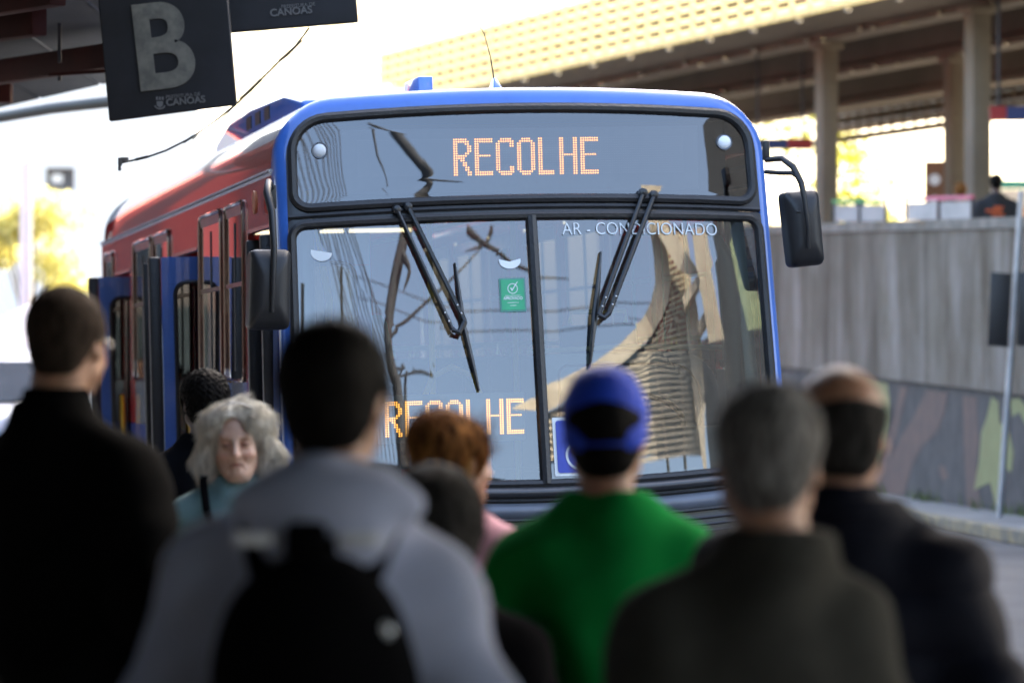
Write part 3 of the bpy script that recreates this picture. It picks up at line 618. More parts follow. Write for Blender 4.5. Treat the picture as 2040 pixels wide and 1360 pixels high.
def led(cx, z0, pitch, ny, y0, panel, cols, text_col, name, panel_m, mg=(.1, .04, .07)):
    """panel at local depth y0, text left edge at column text_col; returns nothing"""
    w_ = cols * pitch; h_ = ny * pitch
    o = MB(); o.box((cx, y0 + .015, z0 + h_ / 2 + (mg[2] - mg[1]) / 2), (w_ + 2 * mg[0], .03, h_ + mg[1] + mg[2])); o = o.build(name, panel_m, bus, bevel=.006)
    on = set()
    for li, ch in enumerate('RECOLHE'):
        for r_, row in enumerate(FONT[ch]):
            for c_, v in enumerate(row):
                if v == '1': on.add((text_col + li * 9.2 + c_, ny - 1 - r_))
    def disc(b, x, z, r_, y): b.add([(x + r_ * math.cos(k * 1.0472), y, z + r_ * math.sin(k * 1.0472)) for k in range(6)], [(0, 1, 2, 3, 4, 5)])
    b = MB(); b2 = MB()
    for c_, r_ in on: x = cx - w_ / 2 + (c_ + .5) * pitch; z = z0 + (r_ + .5) * pitch; disc(b, x, z, pitch * .40, y0 - .002); disc(b2, x, z, pitch * .24, y0 - .003)
    q = b.build('lit_dots', M_led, o); q['kind'] = 'stuff'; q = b2.build('lit_dot_cores', M_ledc, o); q['kind'] = 'stuff'
    b = MB()
    for c_ in range(cols):
        for r_ in range(ny):
            if not any((c_ + f, r_) in on for f in ()) : disc(b, cx - w_ / 2 + (c_ + .5) * pitch, z0 + (r_ + .5) * pitch, pitch * .17, y0 - .001)
    q = b.build('unlit_dots', M_off, o); q['kind'] = 'stuff'
pt_ = 70.6 / 15 / 405
led(-.006, 2.650, pt_, 16, .42, None, 142, 41.3, 'destination_display', mat('display_face', (.17, .185, .21), .5), mg=(.075, .085, .05))
led(-.428, 1.362, pt_ * .94, 17, .19, None, 64, 1.6, 'lower_display', mat('lower_display_face', (.20, .25, .26), .45), mg=(.015, .02, .03))
b = MB(); b.box((0, .50, 2.70), (2.10, .02, .42)); b.build('destination_backing', mat('destination_back', (.020, .022, .028), .7), bus)

# --- lettering and stickers on the windscreen
M_dec = mat('decal_white', (.80, .84, .84), .5, var=.02)
def conform(o, x0, z0, width, off=.006):
    me = o.data; n = len(me.vertices); c = np.empty(n * 3); me.vertices.foreach_get('co', c); c = c.reshape(-1, 3); lo, hi = c[:, 0].min(), c[:, 0].max(); s_ = width / (hi - lo)
    q = [F3((x0 + (p[0] - (lo + hi) / 2) * s_, z0 + p[1]), off + p[2]) for p in c]; me.vertices.foreach_set('co', np.array(q, np.float32).ravel()); me.update()
    o.location = (0, 0, 0); o.rotation_euler = (0, 0, 0); o.scale = (1, 1, 1)
def on_glass(x, z, off=.004): return F3((x, z), off)
ang = math.atan(.185)
tx = text_mesh('air_conditioning_lettering', 'AR - CONDICIONADO', .088, M_dec, bus, tuple(on_glass(.540, 2.325, .030)), (R(90) - ang, 0, R(4.5)), offset=-.0008, depth=.0006, sx=1.0)
conform(tx, .552, 2.345, .80)
def flat(name, pts, m, off=.005, parent=bus): b = MB(); b.prism([on_glass(x, z, off) for x, z in pts], (0, -.0015, 0)); return b.build(name, m, parent)
def rr(x0, x1, z0, z1, r_): return rloop(x0, x1, z0, z1, r_, r_, n=3, k=2)
st = flat('inspection_sticker', rr(-.180, -.050, 1.970, 2.136, .006), mat('sticker_edge', (.10, .30, .24), .5), .003)
flat('sticker_face', rr(-.172, -.058, 1.980, 2.128, .004), mat('sticker_green', (.045, .42, .20), .5), .0055, st)
ck = MB(); cx_, cz_ = -.114, 2.084
for k in range(20):
    a0 = R(k * 18); a1 = R(k * 18 + 18); ck.prism([on_glass(cx_ + math.cos(v) * r_, cz_ + math.sin(v) * r_, .0075) for v, r_ in ((a0, .022), (a0, .0255), (a1, .0255), (a1, .022))], (0, -.001, 0))
for p in ([(-.012, .002), (-.004, -.013), (.000, -.008), (-.008, .006)], [(-.004, -.013), (.028, .034), (.022, .032), (-.003, -.004)]): ck.prism([on_glass(cx_ + u, cz_ + v, .0085) for u, v in p], (0, -.001, 0))
ck.build('check_mark', M_dec, st)
sx_ = text_mesh('sticker_text', 'APROVADO', .021, M_dec, st, tuple(on_glass(-.115, 2.030, .010)), (R(90) - ang, 0, 0), offset=.0004, depth=.0005); conform(sx_, -.115, 2.030, .095, .0085)
flat('sticker_rule', rr(-.153, -.077, 2.049, 2.051, .0005), M_dec, .0075, st); flat('sticker_rule', rr(-.143, -.087, 2.014, 2.0165, .0005), M_dec, .0075, st); flat('sticker_rule', rr(-.130, -.100, 2.000, 2.0025, .0005), M_dec, .0075, st)
def part_disc(cx, cz, r_, a0, a1, sq=.62, tilt=0):
    P = []
    for k in range(15):
        a = R(a0 + (a1 - a0) * k / 14); u, v = r_ * math.cos(a), r_ * sq * math.sin(a); P.append((cx + u * math.cos(tilt) - v * math.sin(tilt), cz + u * math.sin(tilt) + v * math.cos(tilt)))
    return P
flat('half_round_sticker', part_disc(-1.040, 2.300, .052, 180, 372, .85, R(-18)), M_dec)
flat('half_round_sticker', part_disc(-.120, 2.222, .054, 170, 372, .75) + [(-.120, 2.217)], M_dec)
ws_ = flat('wheelchair_sign', rr(.045, .335, 1.165, 1.45, .004), M_dec, .003)
flat('sign_field', rr(.060, .320, 1.180, 1.435, .014), mat('access_blue', (.045, .075, .42), .5), .006, ws_)
wc = MB()   # wheelchair symbol
def arc(cx, cz, r0, r1, a0, a1, n=24):
    for k in range(n):
        q0 = R(a0 + (a1 - a0) * k / n); q1 = R(a0 + (a1 - a0) * (k + 1) / n)
        wc.prism([on_glass(cx + math.cos(v) * r_, cz + math.sin(v) * r_, .0085) for v, r_ in ((q0, r0), (q0, r1), (q1, r1), (q1, r0))], (0, -.001, 0))
arc(.172, 1.263, .058, .070, 110, 385); arc(.160, 1.398, 0.001, .016, 0, 360, 14)
for P in ([(.150, 1.395), (.168, 1.395), (.176, 1.315), (.158, 1.315)], [(.160, 1.318), (.160, 1.302), (.225, 1.302), (.225, 1.318)], [(.212, 1.310), (.228, 1.318), (.262, 1.245), (.246, 1.238)], [(.246, 1.238), (.256, 1.226), (.286, 1.240), (.280, 1.254)], [(.166, 1.362), (.168, 1.350), (.215, 1.350), (.215, 1.362)]):
    wc.prism([on_glass(x, z - .02, .0095) for x, z in P], (0, -.001, 0))
wc.build('wheelchair_symbol', M_dec, ws_)

# --- wipers (pantograph arms) measured on the front
def fp(px, py):
    """front-plane (x,z) from photo measurements"""
    z = 1.65 + (750 - py) / 410; x = (px - 1080) / 403; z2 = z + x * .0244; x2 = x + (z - 1.65) * .0244; d = 1 + .016 * max(0, z2 - 1.0)
    return (x2 * d / 1.012, 1.65 + (z2 - 1.65) * d + .016)
M_wip = mat('wiper_black', (.014, .015, .017), .32, vscale=20, bump=.2, bscale=80, coat=.2)
def wiper(p1, e1, p2, e2, tip0, tip1, hub):
    wp = MB(); wp.tube([F3(fp(*p1), .045), F3(fp(*e1), .062)], .0115, 8); wp = wp.build('wiper', M_wip, bus, smooth=True)
    def pt2(p, o): return F3(fp(*p), o)
    b = MB(); b.tube([pt2(p2, .045), pt2(e2, .062)], .0125, 8); b.build('second_arm', M_wip, wp, smooth=True)
    for p in (p1, p2):
        q = pt2(p, .0); b = MB(); b.lathe([(.020, 0), (.024, -.02), (.020, -.055), (.008, -.06)], tuple(q), 'y', 14); b.build('pivot', M_wip, wp, smooth=True)
    b = MB(); b.tube([pt2(e1, .064), pt2(((e1[0] + e2[0]) / 2, max(e1[1], e2[1]) + 6), .066), pt2(e2, .064)], .014, 8); b.build('linkage', M_wip, wp, smooth=True)
    b = MB(); b.tube([pt2(tip0, .022), pt2(((tip0[0] * .6 + hub[0] * .4), (tip0[1] * .6 + hub[1] * .4)), .030), pt2(hub, .035), pt2((tip1[0] * .6 + hub[0] * .4, tip1[1] * .6 + hub[1] * .4), .030), pt2(tip1, .022)], [.005, .010, .015, .012, .006], 8); b.build('blade_holder', M_wip, wp, smooth=True)
    dx = 7 if tip1[0] > tip0[0] else -5
    b = MB(); b.tube([pt2((tip0[0] + (tip1[0] - tip0[0]) * k / 6 - dx * math.sin(math.pi * k / 6) * 1.0, tip0[1] + (tip1[1] - tip0[1]) * k / 6), .010) for k in range(7)], .0055, 6); b.build('blade', M_rubber, wp, smooth=True)
    for (a, e) in ((p1, e1), (p2, e2)):
        for f in (.86, .93):
            q = pt2((a[0] + (e[0] - a[0]) * f, a[1] + (e[1] - a[1]) * f), .072); b = MB(); b.lathe([(.001, -.004), (.005, -.003), (.0055, .006)], tuple(q), 'y', 10); b.build('rivet', M_silver, wp)
wiper((805, 412), (905, 655), (827, 408), (930, 640), (917, 524), (956, 778), (928, 648))
wiper((1300, 400), (1197, 640), (1322, 405), (1218, 637), (1210, 515), (1178, 745), (1190, 640))

# --- mirrors
def mirror(P, arm, name, dx=0., dz=0.):
    """P: four (x,z) corners in front-plane metres, y about -.1"""
    P = [(u + dx, v + dz) for u, v in P]; arm = [([q + Vector((dx, 0, dz)) for q in pts], r_) for pts, r_ in arm]
    b = MB(); n = 7; cx = sum(p[0] for p in P) / 4; cz = sum(p[1] for p in P) / 4
    loop = []
    for i in range(4):
        a = Vector(P[i - 1]); c = Vector(P[i]); d = Vector(P[(i + 1) % 4]); r_ = .035
        u = (a - c).normalized() * r_; v = (d - c).normalized() * r_
        for k in range(n): t = k / (n - 1); loop.append((c + u * (1 - t) ** 2 + v * t ** 2))
    V = []; N = len(loop); layers = [(1.0, .10), (1.0, .0), (.95, -.030), (.75, -.055), (.4, -.07)]
    for s, y in layers: V += [(cx + (p.x - cx) * s, y + fyM, cz + (p.y - cz) * s) for p in loop]
    F = [(k * N + i, k * N + (i + 1) % N, (k + 1) * N + (i + 1) % N, (k + 1) * N + i) for k in range(len(layers) - 1) for i in range(N)]
    F += [tuple(range(N - 1, -1, -1)), tuple((len(layers) - 1) * N + i for i in range(N))]
    b.add(V, F); o = b.build(name, M_black, bus, smooth=True)
    b = MB(); b.add([(cx + (p.x - cx) * .93, fyM + .102, cz + (p.y - cz) * .95) for p in loop], [tuple(range(N))]); b.build('mirror_glass', mat('mirror_silver', (.8, .8, .8), .02, metal=1), o)
    for i, (pts, r_) in enumerate(arm): b = MB(); b.tube(pts, r_, 10); b.build('arm', M_black, o, smooth=True)
    return o
fyM = .02
def q3(px, py, y): x, z = fp(px, py); return Vector((x, y, z))
mirror([fp(1558, 387), fp(1628, 384), fp(1645, 532), fp(1578, 536)], [([q3(1534, 322, .12), q3(1556, 322, .02), q3(1572, 340, -.04), q3(1586, 372, -.07), q3(1592, 405, -.085), q3(1600, 460, -.085), q3(1604, 500, -.065)], [.014, .016, .017, .016, .013, .012, .010]),
       ([q3(1534, 345, .12), q3(1552, 350, .02), q3(1570, 352, -.04), q3(1582, 362, -.06)], [.012, .012, .012, .01])], 'wing_mirror', -.004, -.075)
b = MB(); b.box(tuple(q3(1534, 333, .13)), (.03, .05, .10)); b.build('mirror_bracket', M_black, bus, bevel=.01)
b = MB(); b.box(tuple(q3(1583, 457, -.052)), (.022, .01, .012)); b.build('mirror_vent', M_rubber, bus, bevel=.003)
fyM = -.12
mirror([fp(500, 499), fp(578, 502), fp(573, 655), fp(492, 652)], [([q3(556, 380, .12), q3(543, 372, -.02), q3(536, 392, -.10), q3(541, 430, -.16), q3(542, 500, -.20), q3(538, 580, -.20), q3(536, 620, -.19)], [.016, .018, .020, .018, .016, .013, .011])], 'wing_mirror', .0, .035)
b = MB(); b.box(tuple(q3(556, 384, .13)), (.04, .06, .12)); b.build('mirror_bracket', M_black, bus, bevel=.01)

# --- body shell
def side(s, y, z, off=0.0): return Vector((s * (1.265 * (1 - .011 * (z - 1)) + off), y, z))
def wallp(s, y0, y1, z0, z1, m, name, off=0., th=.035, bevel=0):
    b = MB(); b.prism([side(s, y0, z0, off), side(s, y1, z0, off), side(s, y1, z1, off), side(s, y0, z1, off)], (-s * th, 0, 0)); return b.build(name, m, bus, bevel=bevel)
# roof: upper arc of the outline swept back
top = [p for p in outer if p[1] > 2.73] + [(-1.25, 2.697), (1.25, 2.697)]
top = sorted(top, key=lambda p: math.atan2(p[1] - 2.0, p[0]))
ys = [0.0, .06, .2, .33]
def roofpt(p, y):
    x, z = warp(*p); return Vector((x, (fy(x, z) + .055) * (1 - y) + .56 * y if y <= 1 else y, z))
V = []; ys_ = [0, .5, 1]; Nt = len(top)
for y in ys_: V += [roofpt(p, y) for p in top]
mesh_obj('front_roof_edge', V, [(k * Nt + i, k * Nt + i + 1, (k + 1) * Nt + i + 1, (k + 1) * Nt + i) for k in range(2) for i in range(Nt - 1)], M_blue, bus, smooth=True)
V = []; ry_ = [.562] + list(np.arange(1, 11.1, 1.0)) + [BL - .25, BL - .1, BL - .03, BL]
for y in ry_:
    e = max(0, y - (BL - .25)) / .25; sc = 1 - .05 * e * e
    V += [Vector((warp(*p)[0] * sc, y, 2.0 + (warp(*p)[1] - 2.0) * (1 - .10 * e * e))) for p in top]
K_ = len(ry_)
M_roof = paint('cove_red', (.38, .03, .03), rough=.18, coat=.8)
rf = mesh_obj('roof', V, [(k * Nt + i, k * Nt + i + 1, (k + 1) * Nt + i + 1, (k + 1) * Nt + i) for k in range(K_ - 1) for i in range(Nt - 1)], M_roof, bus, smooth=True)
rf.data.materials.append(paint('roof_white_glare', (.70, .70, .72), rough=.25))
for p in rf.data.polygons:
    if p.center.z > 2.85: p.material_index = 1  # white carried down over the cove to paint in its sky glare
for s in (-1, 1):
    b = MB(); b.prism([side(s, .56, 2.675, .002), side(s, BL, 2.675, .002), side(s, BL, 2.705, .014), side(s, .56, 2.705, .014)], (-s * .02, 0, 0)); g = b.build('gutter', M_silver, bus)
    b = MB()
    for i in range(110): q = side(s, .62 + i * .094, 2.69, .0135); b.box(tuple(q), (.006, .014, .010))
    q = b.build('rivets', M_grey, g); q['kind'] = 'stuff'
    # blue corner strip behind the front cap
    b = MB(); b.prism([side(s, .205, .34), side(s, .54, .34), side(s, .54, 2.69), side(s, .50, 2.69), side(s, .215, 1.0)], (-s * .035, 0, 0)); b.build('corner_panel', M_blue, bus)
zs, zw = 1.66, 2.60
M_skirt = paint('skirt_blue', (.03, .085, .40)); M_lower = paint('lower_silver', (.45, .46, .50), rough=.2)
# left (door) side
segs = [('d', .55, 1.56), ('p', 1.56, 1.70), ('w', 1.70, 2.60), ('p', 2.60, 2.76), ('w', 2.76, 3.93), ('p', 3.93, 4.07), ('d', 4.07, 5.57), ('p', 5.57, 5.74), ('w', 5.74, 6.85), ('p', 6.85, 6.98), ('w', 6.98, 8.32), ('p', 8.32, 8.72), ('d', 8.72, 9.95), ('p', 9.95, 10.05), ('w', 10.05, 10.85), ('p', 10.85, BL)]
M_wfr = mat('window_frame', (.13, .06, .04), .22, metal=.4, coat=.6)
def window(s, y0, y1, z0=zs, z1=zw):
    L = [(y0 + .0, z0), (y1, z0), (y1, z1), (y0, z1)]
    P = [side(s, *q, off=.004) for q in L]
    # rounded frame tube, pane, sliding rail and meeting bar
    rp = []
    for i in range(4):
        a, c, d = Vector(L[i - 1]), Vector(L[i]), Vector(L[(i + 1) % 4]); u = (a - c).normalized() * .07; v = (d - c).normalized() * .07
        rp += [c + u * (1 - t) ** 2 + v * t ** 2 for t in (0, .25, .5, .75, 1)]
    b = MB(); b.tube([side(s, p.x, p.y, .006) for p in rp], .012, 6, closed=True); w_ = b.build('window', M_wfr, bus, smooth=True)
    b = MB(); n = len(rp); b.add([side(s, p.x, p.y, .001) for p in rp], [tuple(range(n))]); b.build('pane', M_sideg, w_)
    b = MB(); b.prism([side(s, y0 + .03, z1 - .10, -.006), side(s, y1 - .03, z1 - .10, -.006), side(s, y1 - .03, z1 - .015, .010), side(s, y0 + .03, z1 - .015, .010)], (-s * .02, 0, 0)); b.build('head_trim', M_alu, w_)
    b = MB(); b.prism([side(s, y0 + .03, z0 + .01, -.002), side(s, y1 - .03, z0 + .01, -.002), side(s, y1 - .03, z0 + .05, -.008), side(s, y0 + .03, z0 + .05, -.008)], (-s * .02, 0, 0)); b.build('sill_trim', M_alu, w_)
    b = MB(); b.bar(side(s, y0 + .03, 2.17, .002), side(s, y1 - .03, 2.17, .002), .012, .022); b.build('sliding_rail', M_alu, w_)
    b = MB(); b.bar(side(s, (y0 + y1) / 2, z0 + .05, .0), side(s, (y0 + y1) / 2, z1 - .1, .0), .012, .03); b.build('meeting_bar', M_intd, w_)
    return w_
for s in (-1, 1):
    lay = segs if s < 0 else [('p', .55, .62), ('w', .62, 1.5)] + [q for i in range(7) for q in (('p', 1.5 + i * 1.36, 1.64 + i * 1.36), ('w', 1.64 + i * 1.36, 2.86 + i * 1.36))] + [('p', 11.02, BL)]
    for kind, y0, y1 in lay:
        if kind == 'd':
            wallp(s, y0, y1, 2.435, 2.672, M_bred, 'door_header'); wallp(s, y0 - .01, y1 + .01, 2.42, 2.44, M_silver, 'header_trim', .006)
        else:
            if kind == 'p': wallp(s, y0, y1, 1.36, 2.672, M_bred, 'pillar_panel')
            else:
                wallp(s, y0, y1, zw, 2.672, M_bred, 'lintel_panel'); wallp(s, y0, y1, 1.36, zs, M_lower, 'waist_panel'); window(s, y0 + .02, y1 - .02)
            wallp(s, y0, y1, .36, 1.358, M_skirt, 'skirt_panel', .002)
# rear wall
b = MB(); b.box((0, BL - .03, 1.6), (2.42, .05, 2.3)); b.build('rear_wall', M_bred, bus)
# doors: two leaves per opening, swung square to the body
def leaf(y, x0, x1, z0=.42, z1=2.385, m=M_blue, flip=False):
    t = .04; W = x1 - x0
    b = MB()
    for (u0, u1, v0, v1) in ((x0 + .075, x1, z1 - .16, z1), (x0 + .075, x0 + .165, z0, z1 - .16), (x1 - .09, x1, z0, z1 - .16), (x0 + .165, x1 - .09, z0, z0 + .32)):
        b.box(((u0 + u1) / 2, y, (v0 + v1) / 2), (u1 - u0 - .001, t, v1 - v0 - .001))
    o = b.build('door_leaf', m, bus)
    b = MB(); b.box((x0 + .037, y, (z0 + z1) / 2 - .01), (.073, t + .012, z1 - z0 + .02)); b.build('edge_seal', M_rubber, o, bevel=.012)
    b = MB(); L = rloop(x0 + .155, x1 - .08, z0 + .30, z1 - .15, .07, .07, n=5, k=2); b.tube([(p[0], y - t / 2 - .004, p[1]) for p in L], .014, 6, closed=True); b.build('glass_seal', M_rubber, o, smooth=True)
    b = MB(); b.add([(p[0], y - .01, p[1]) for p in L], [tuple(range(len(L)))]); b.build('door_glass', M_sideg, o)
    b = MB(); b.tube([(x0 + .22, y - .06, .95), (x0 + .22, y - .09, 1.0), (x0 + .22, y - .09, 1.5), (x0 + .22, y - .06, 1.55)], .014, 8); b.build('grab_bar', M_yel, o, smooth=True)
leaf(4.18, -1.53, -.93); leaf(5.45, -1.45, -.85)
leaf(8.83, -1.53, -.95); leaf(9.85, -1.45, -.85)
leaf(.62, -1.30, -.75); leaf(1.47, -1.27, -.72)
b = MB(); b.lathe([(.01, 0), (.055, -.004), (.06, -.012), (.06, -.02)], (-1.262, .98, 2.56), 'x', 20); b.build('side_marker', mat('amber_disc', (.55, .22, .10), .4), bus, smooth=True)
# wheels, vertical although the body leans
for s in (-1, 1):
    for y in (2.35, 8.45):
        if s < 0 and y < 3: y = 2.75
        b = MB(); b.lathe([(.26, -.13), (.46, -.13), (.49, -.09), (.49, .09), (.46, .13), (.26, .13)], (s * 1.10, y, .49 - s * .027), 'x', 32); w_ = b.build('wheel', M_rubber, bus, smooth=True)
        b = MB(); b.lathe([(.05, s * .02), (.16, s * .02), (.24, s * .10), (.265, s * .132)], (s * 1.10, y, .49 - s * .027), 'x', 24); b.build('rim', M_steel, w_, smooth=True)
# roof gear
b = MB(); b.prism([(-1.0, y, z) for y, z in ((1.2, 2.95), (1.2, 3.09), (1.9, 3.17), (3.4, 3.20), (4.5, 3.19), (5.25, 3.11), (5.35, 2.95))], (2.0, 0, 0)); ac = b.build('air_conditioner', M_blue, bus, bevel=.03, seg=3)
for i in range(3): b = MB(); b.box((-1.0, 2.6 + i * .42, 3.115), (.012, .22, .07)); b.build('vent', M_black, ac)
b = MB(); b.prism([(-.43, .95, 3.04), (-.43, 1.5, 3.04), (-.43, 1.38, 3.185), (-.43, .95, 3.185)], (.075, 0, 0)); b.build('roof_fin', M_blue, bus, bevel=.006)
b = MB(); b.prism([(.92, 1.2, 3.0), (.92, 1.9, 3.0), (.92, 1.7, 3.05), (.92, 1.3, 3.05)], (.12, 0, 0)); b.build('roof_lamp', M_blue, bus, bevel=.02)
b = MB(); b.prism([(-.125, .30, 3.055), (-.075, .30, 3.055), (-.075, .48, 3.055), (-.125, .48, 3.055)], (0, 0, .001)); 
b = MB(); V = [(-.13, .48, 3.06), (-.065, .48, 3.06), (-.065, .70, 3.06), (-.13, .70, 3.06), (-.112, .56, 3.145), (-.102, .56, 3.145), (-.102, .59, 3.145), (-.112, .59, 3.145)]
b.add(V, [(0, 3, 2, 1), (4, 5, 6, 7), (0, 1, 5, 4), (1, 2, 6, 5), (2, 3, 7, 6), (3, 0, 4, 7)]); an = b.build('antenna_base', M_blue, bus, bevel=.008)
b = MB(); b.tube([(-.107, .575, 3.13), (-.122, .58, 3.25), (-.150, .59, 3.37), (-.185, .60, 3.43)], [.0045, .003, .0022, .0015], 6); b.build('antenna', M_black, an, smooth=True)
# edges of the roof sheet: pale ridge strip seen at the left of the roof
b = MB(); b.tube([(-.88, 5.6, 3.035), (-.90, 8.5, 3.03)], .02, 6); b.build('roof_rail', M_silver, bus, smooth=True)

# --- interior
b = MB(); b.box((0, 5.7, .62), (2.40, 10.6, .06)); b.build('bus_floor', M_intd, bus)
b = MB(); b.box((0, 5.9, 2.78), (2.25, 10.2, .03)); b.build('ceiling_panel', mat('ceiling_panel_grey', (.35, .35, .34), .6), bus)
M_dash = mat('dashboard', (.20, .235, .26), .45, vscale=3, bump=.15, bscale=60, coat=.1)
b = MB(); b.prism([(.10, .28, 1.10), (1.14, .28, 1.10), (1.14, .38, 1.38), (.10, .38, 1.38)], (0, .30, 0)); b.build('dashboard', M_dash, bus, bevel=.03, seg=3)
L = rloop(.16, 1.10, 1.15, 1.76, (.06, .22), (.05, .05), n=6, k=2); b = MB(); b.prism([(p[0], .95, p[1]) for p in L], (0, .04, 0)); pt = b.build('driver_partition', M_dash, bus, bevel=.008)
b = MB(); L2 = rloop(.26, 1.0, 1.36, 1.70, (.05, .17), (.05, .05), n=6, k=2); b.tube([(p[0], .945, p[1]) for p in L2], .007, 6, closed=True); b.build('partition_seam', M_rubber, pt, smooth=True)
b = MB(); b.tube([(.10, .95, 1.775), (.6, .95, 1.79), (1.12, .95, 1.775)], .012, 8); b.build('partition_rail', mat('pale_rail', (.35, .33, .22), .4), pt, smooth=True)
b = MB(); cen = Vector((.60, .62, 1.42)); P = [cen + Vector((math.cos(a) * .23, math.sin(a) * .23 * .75, math.sin(a) * .23 * .55)) for a in [k * math.pi / 14 for k in range(28)]]; b.tube(P, .014, 8, closed=True); b.tube([cen, cen + Vector((0, -.18, -.30))], .03, 8); b.bar(P[0], P[14], .03, .015); b.build('steering_wheel', M_intd, bus, smooth=True)
def seat(x, y, z=.65):
    b = MB(); b.box((x, y, z + .42), (.42, .42, .09)); q = b.build('seat', mat_seat, bus, bevel=.03)
    b = MB(); b.box((x, y + .20, z + .78), (.42, .07, .66)); b.build('seat_back', mat_seat, q, bevel=.03)
    b = MB(); b.tube([(x - .15, y + .2, z + 1.12), (x - .15, y + .2, z + 1.18), (x + .15, y + .2, z + 1.18), (x + .15, y + .2, z + 1.12)], .013, 6); b.build('grab_rail', M_yel, q, smooth=True)
mat_seat = mat('seat_fabric', (.03, .05, .12), .8)
seat(.62, 1.45, .80)
for y in (3.2, 4.1, 6.2, 7.1, 8.0, 9.2):
    for x in (.55, 1.0): seat(x, y)
for y in (2.6, 6.6, 7.5): seat(-.95, y)
for (P, r_) in (([(-1.02, .55, .66), (-1.0, .55, 1.5), (-.96, .60, 2.05), (-1.05, .62, 2.6)], .017), ([(-.35, 1.2, .66), (-.35, 1.2, 2.76)], .016), ([(.35, 2.6, .66), (.35, 2.6, 2.76)], .016), ([(-.35, 4.2, .66), (-.35, 4.2, 2.76)], .016),
                ([(-.48, .9, .9), (-.47, .9, 1.50), (-.40, .9, 1.66), (-.30, .9, 1.71), (-.20, .9, 1.66), (-.13, .9, 1.50), (-.12, .9, .9)], .016), ([(.3, 1.2, 2.55), (.3, 8, 2.55)], .014), ([(-.45, 1.2, 2.55), (-.45, 8, 2.55)], .014)):
    b = MB(); b.tube(P, r_, 8); b.build('handrail', M_yel, bus, smooth=True)
b = MB(); b.prism([(-1.13, .50, 1.0), (-1.13, .8, 1.0), (-1.13, .8, 2.0), (-1.13, .50, 1.35)], (.5, 0, 0)); b.build('door_engine_cover', M_intd, bus, bevel=.04)
for sx in (-1, 1):
    b = MB(); b.prism([(sx * 1.16, .20, 1.1), (sx * 1.16, .34, 1.1), (sx * 1.12, .57, 2.42), (sx * 1.12, .43, 2.42)], (-sx * .07, 0, 0)); b.build('screen_pillar', mat('pillar_teal', (.06, .11, .11), .35, coat=.3), bus, bevel=.01)
b = MB(); b.box((0, .66, 2.485), (2.25, .5, .05)); b.build('destination_box_floor', M_intd, bus)
b = MB(); b.tube([(.95, .44, 2.38), (1.02, .42, 2.2), (1.04, .38, 1.9), (1.06, .40, 1.4)], [.02, .06, .055, .05], 10); b.build('sun_blind', mat('blind_dark', (.03, .045, .045), .5), bus, smooth=True)
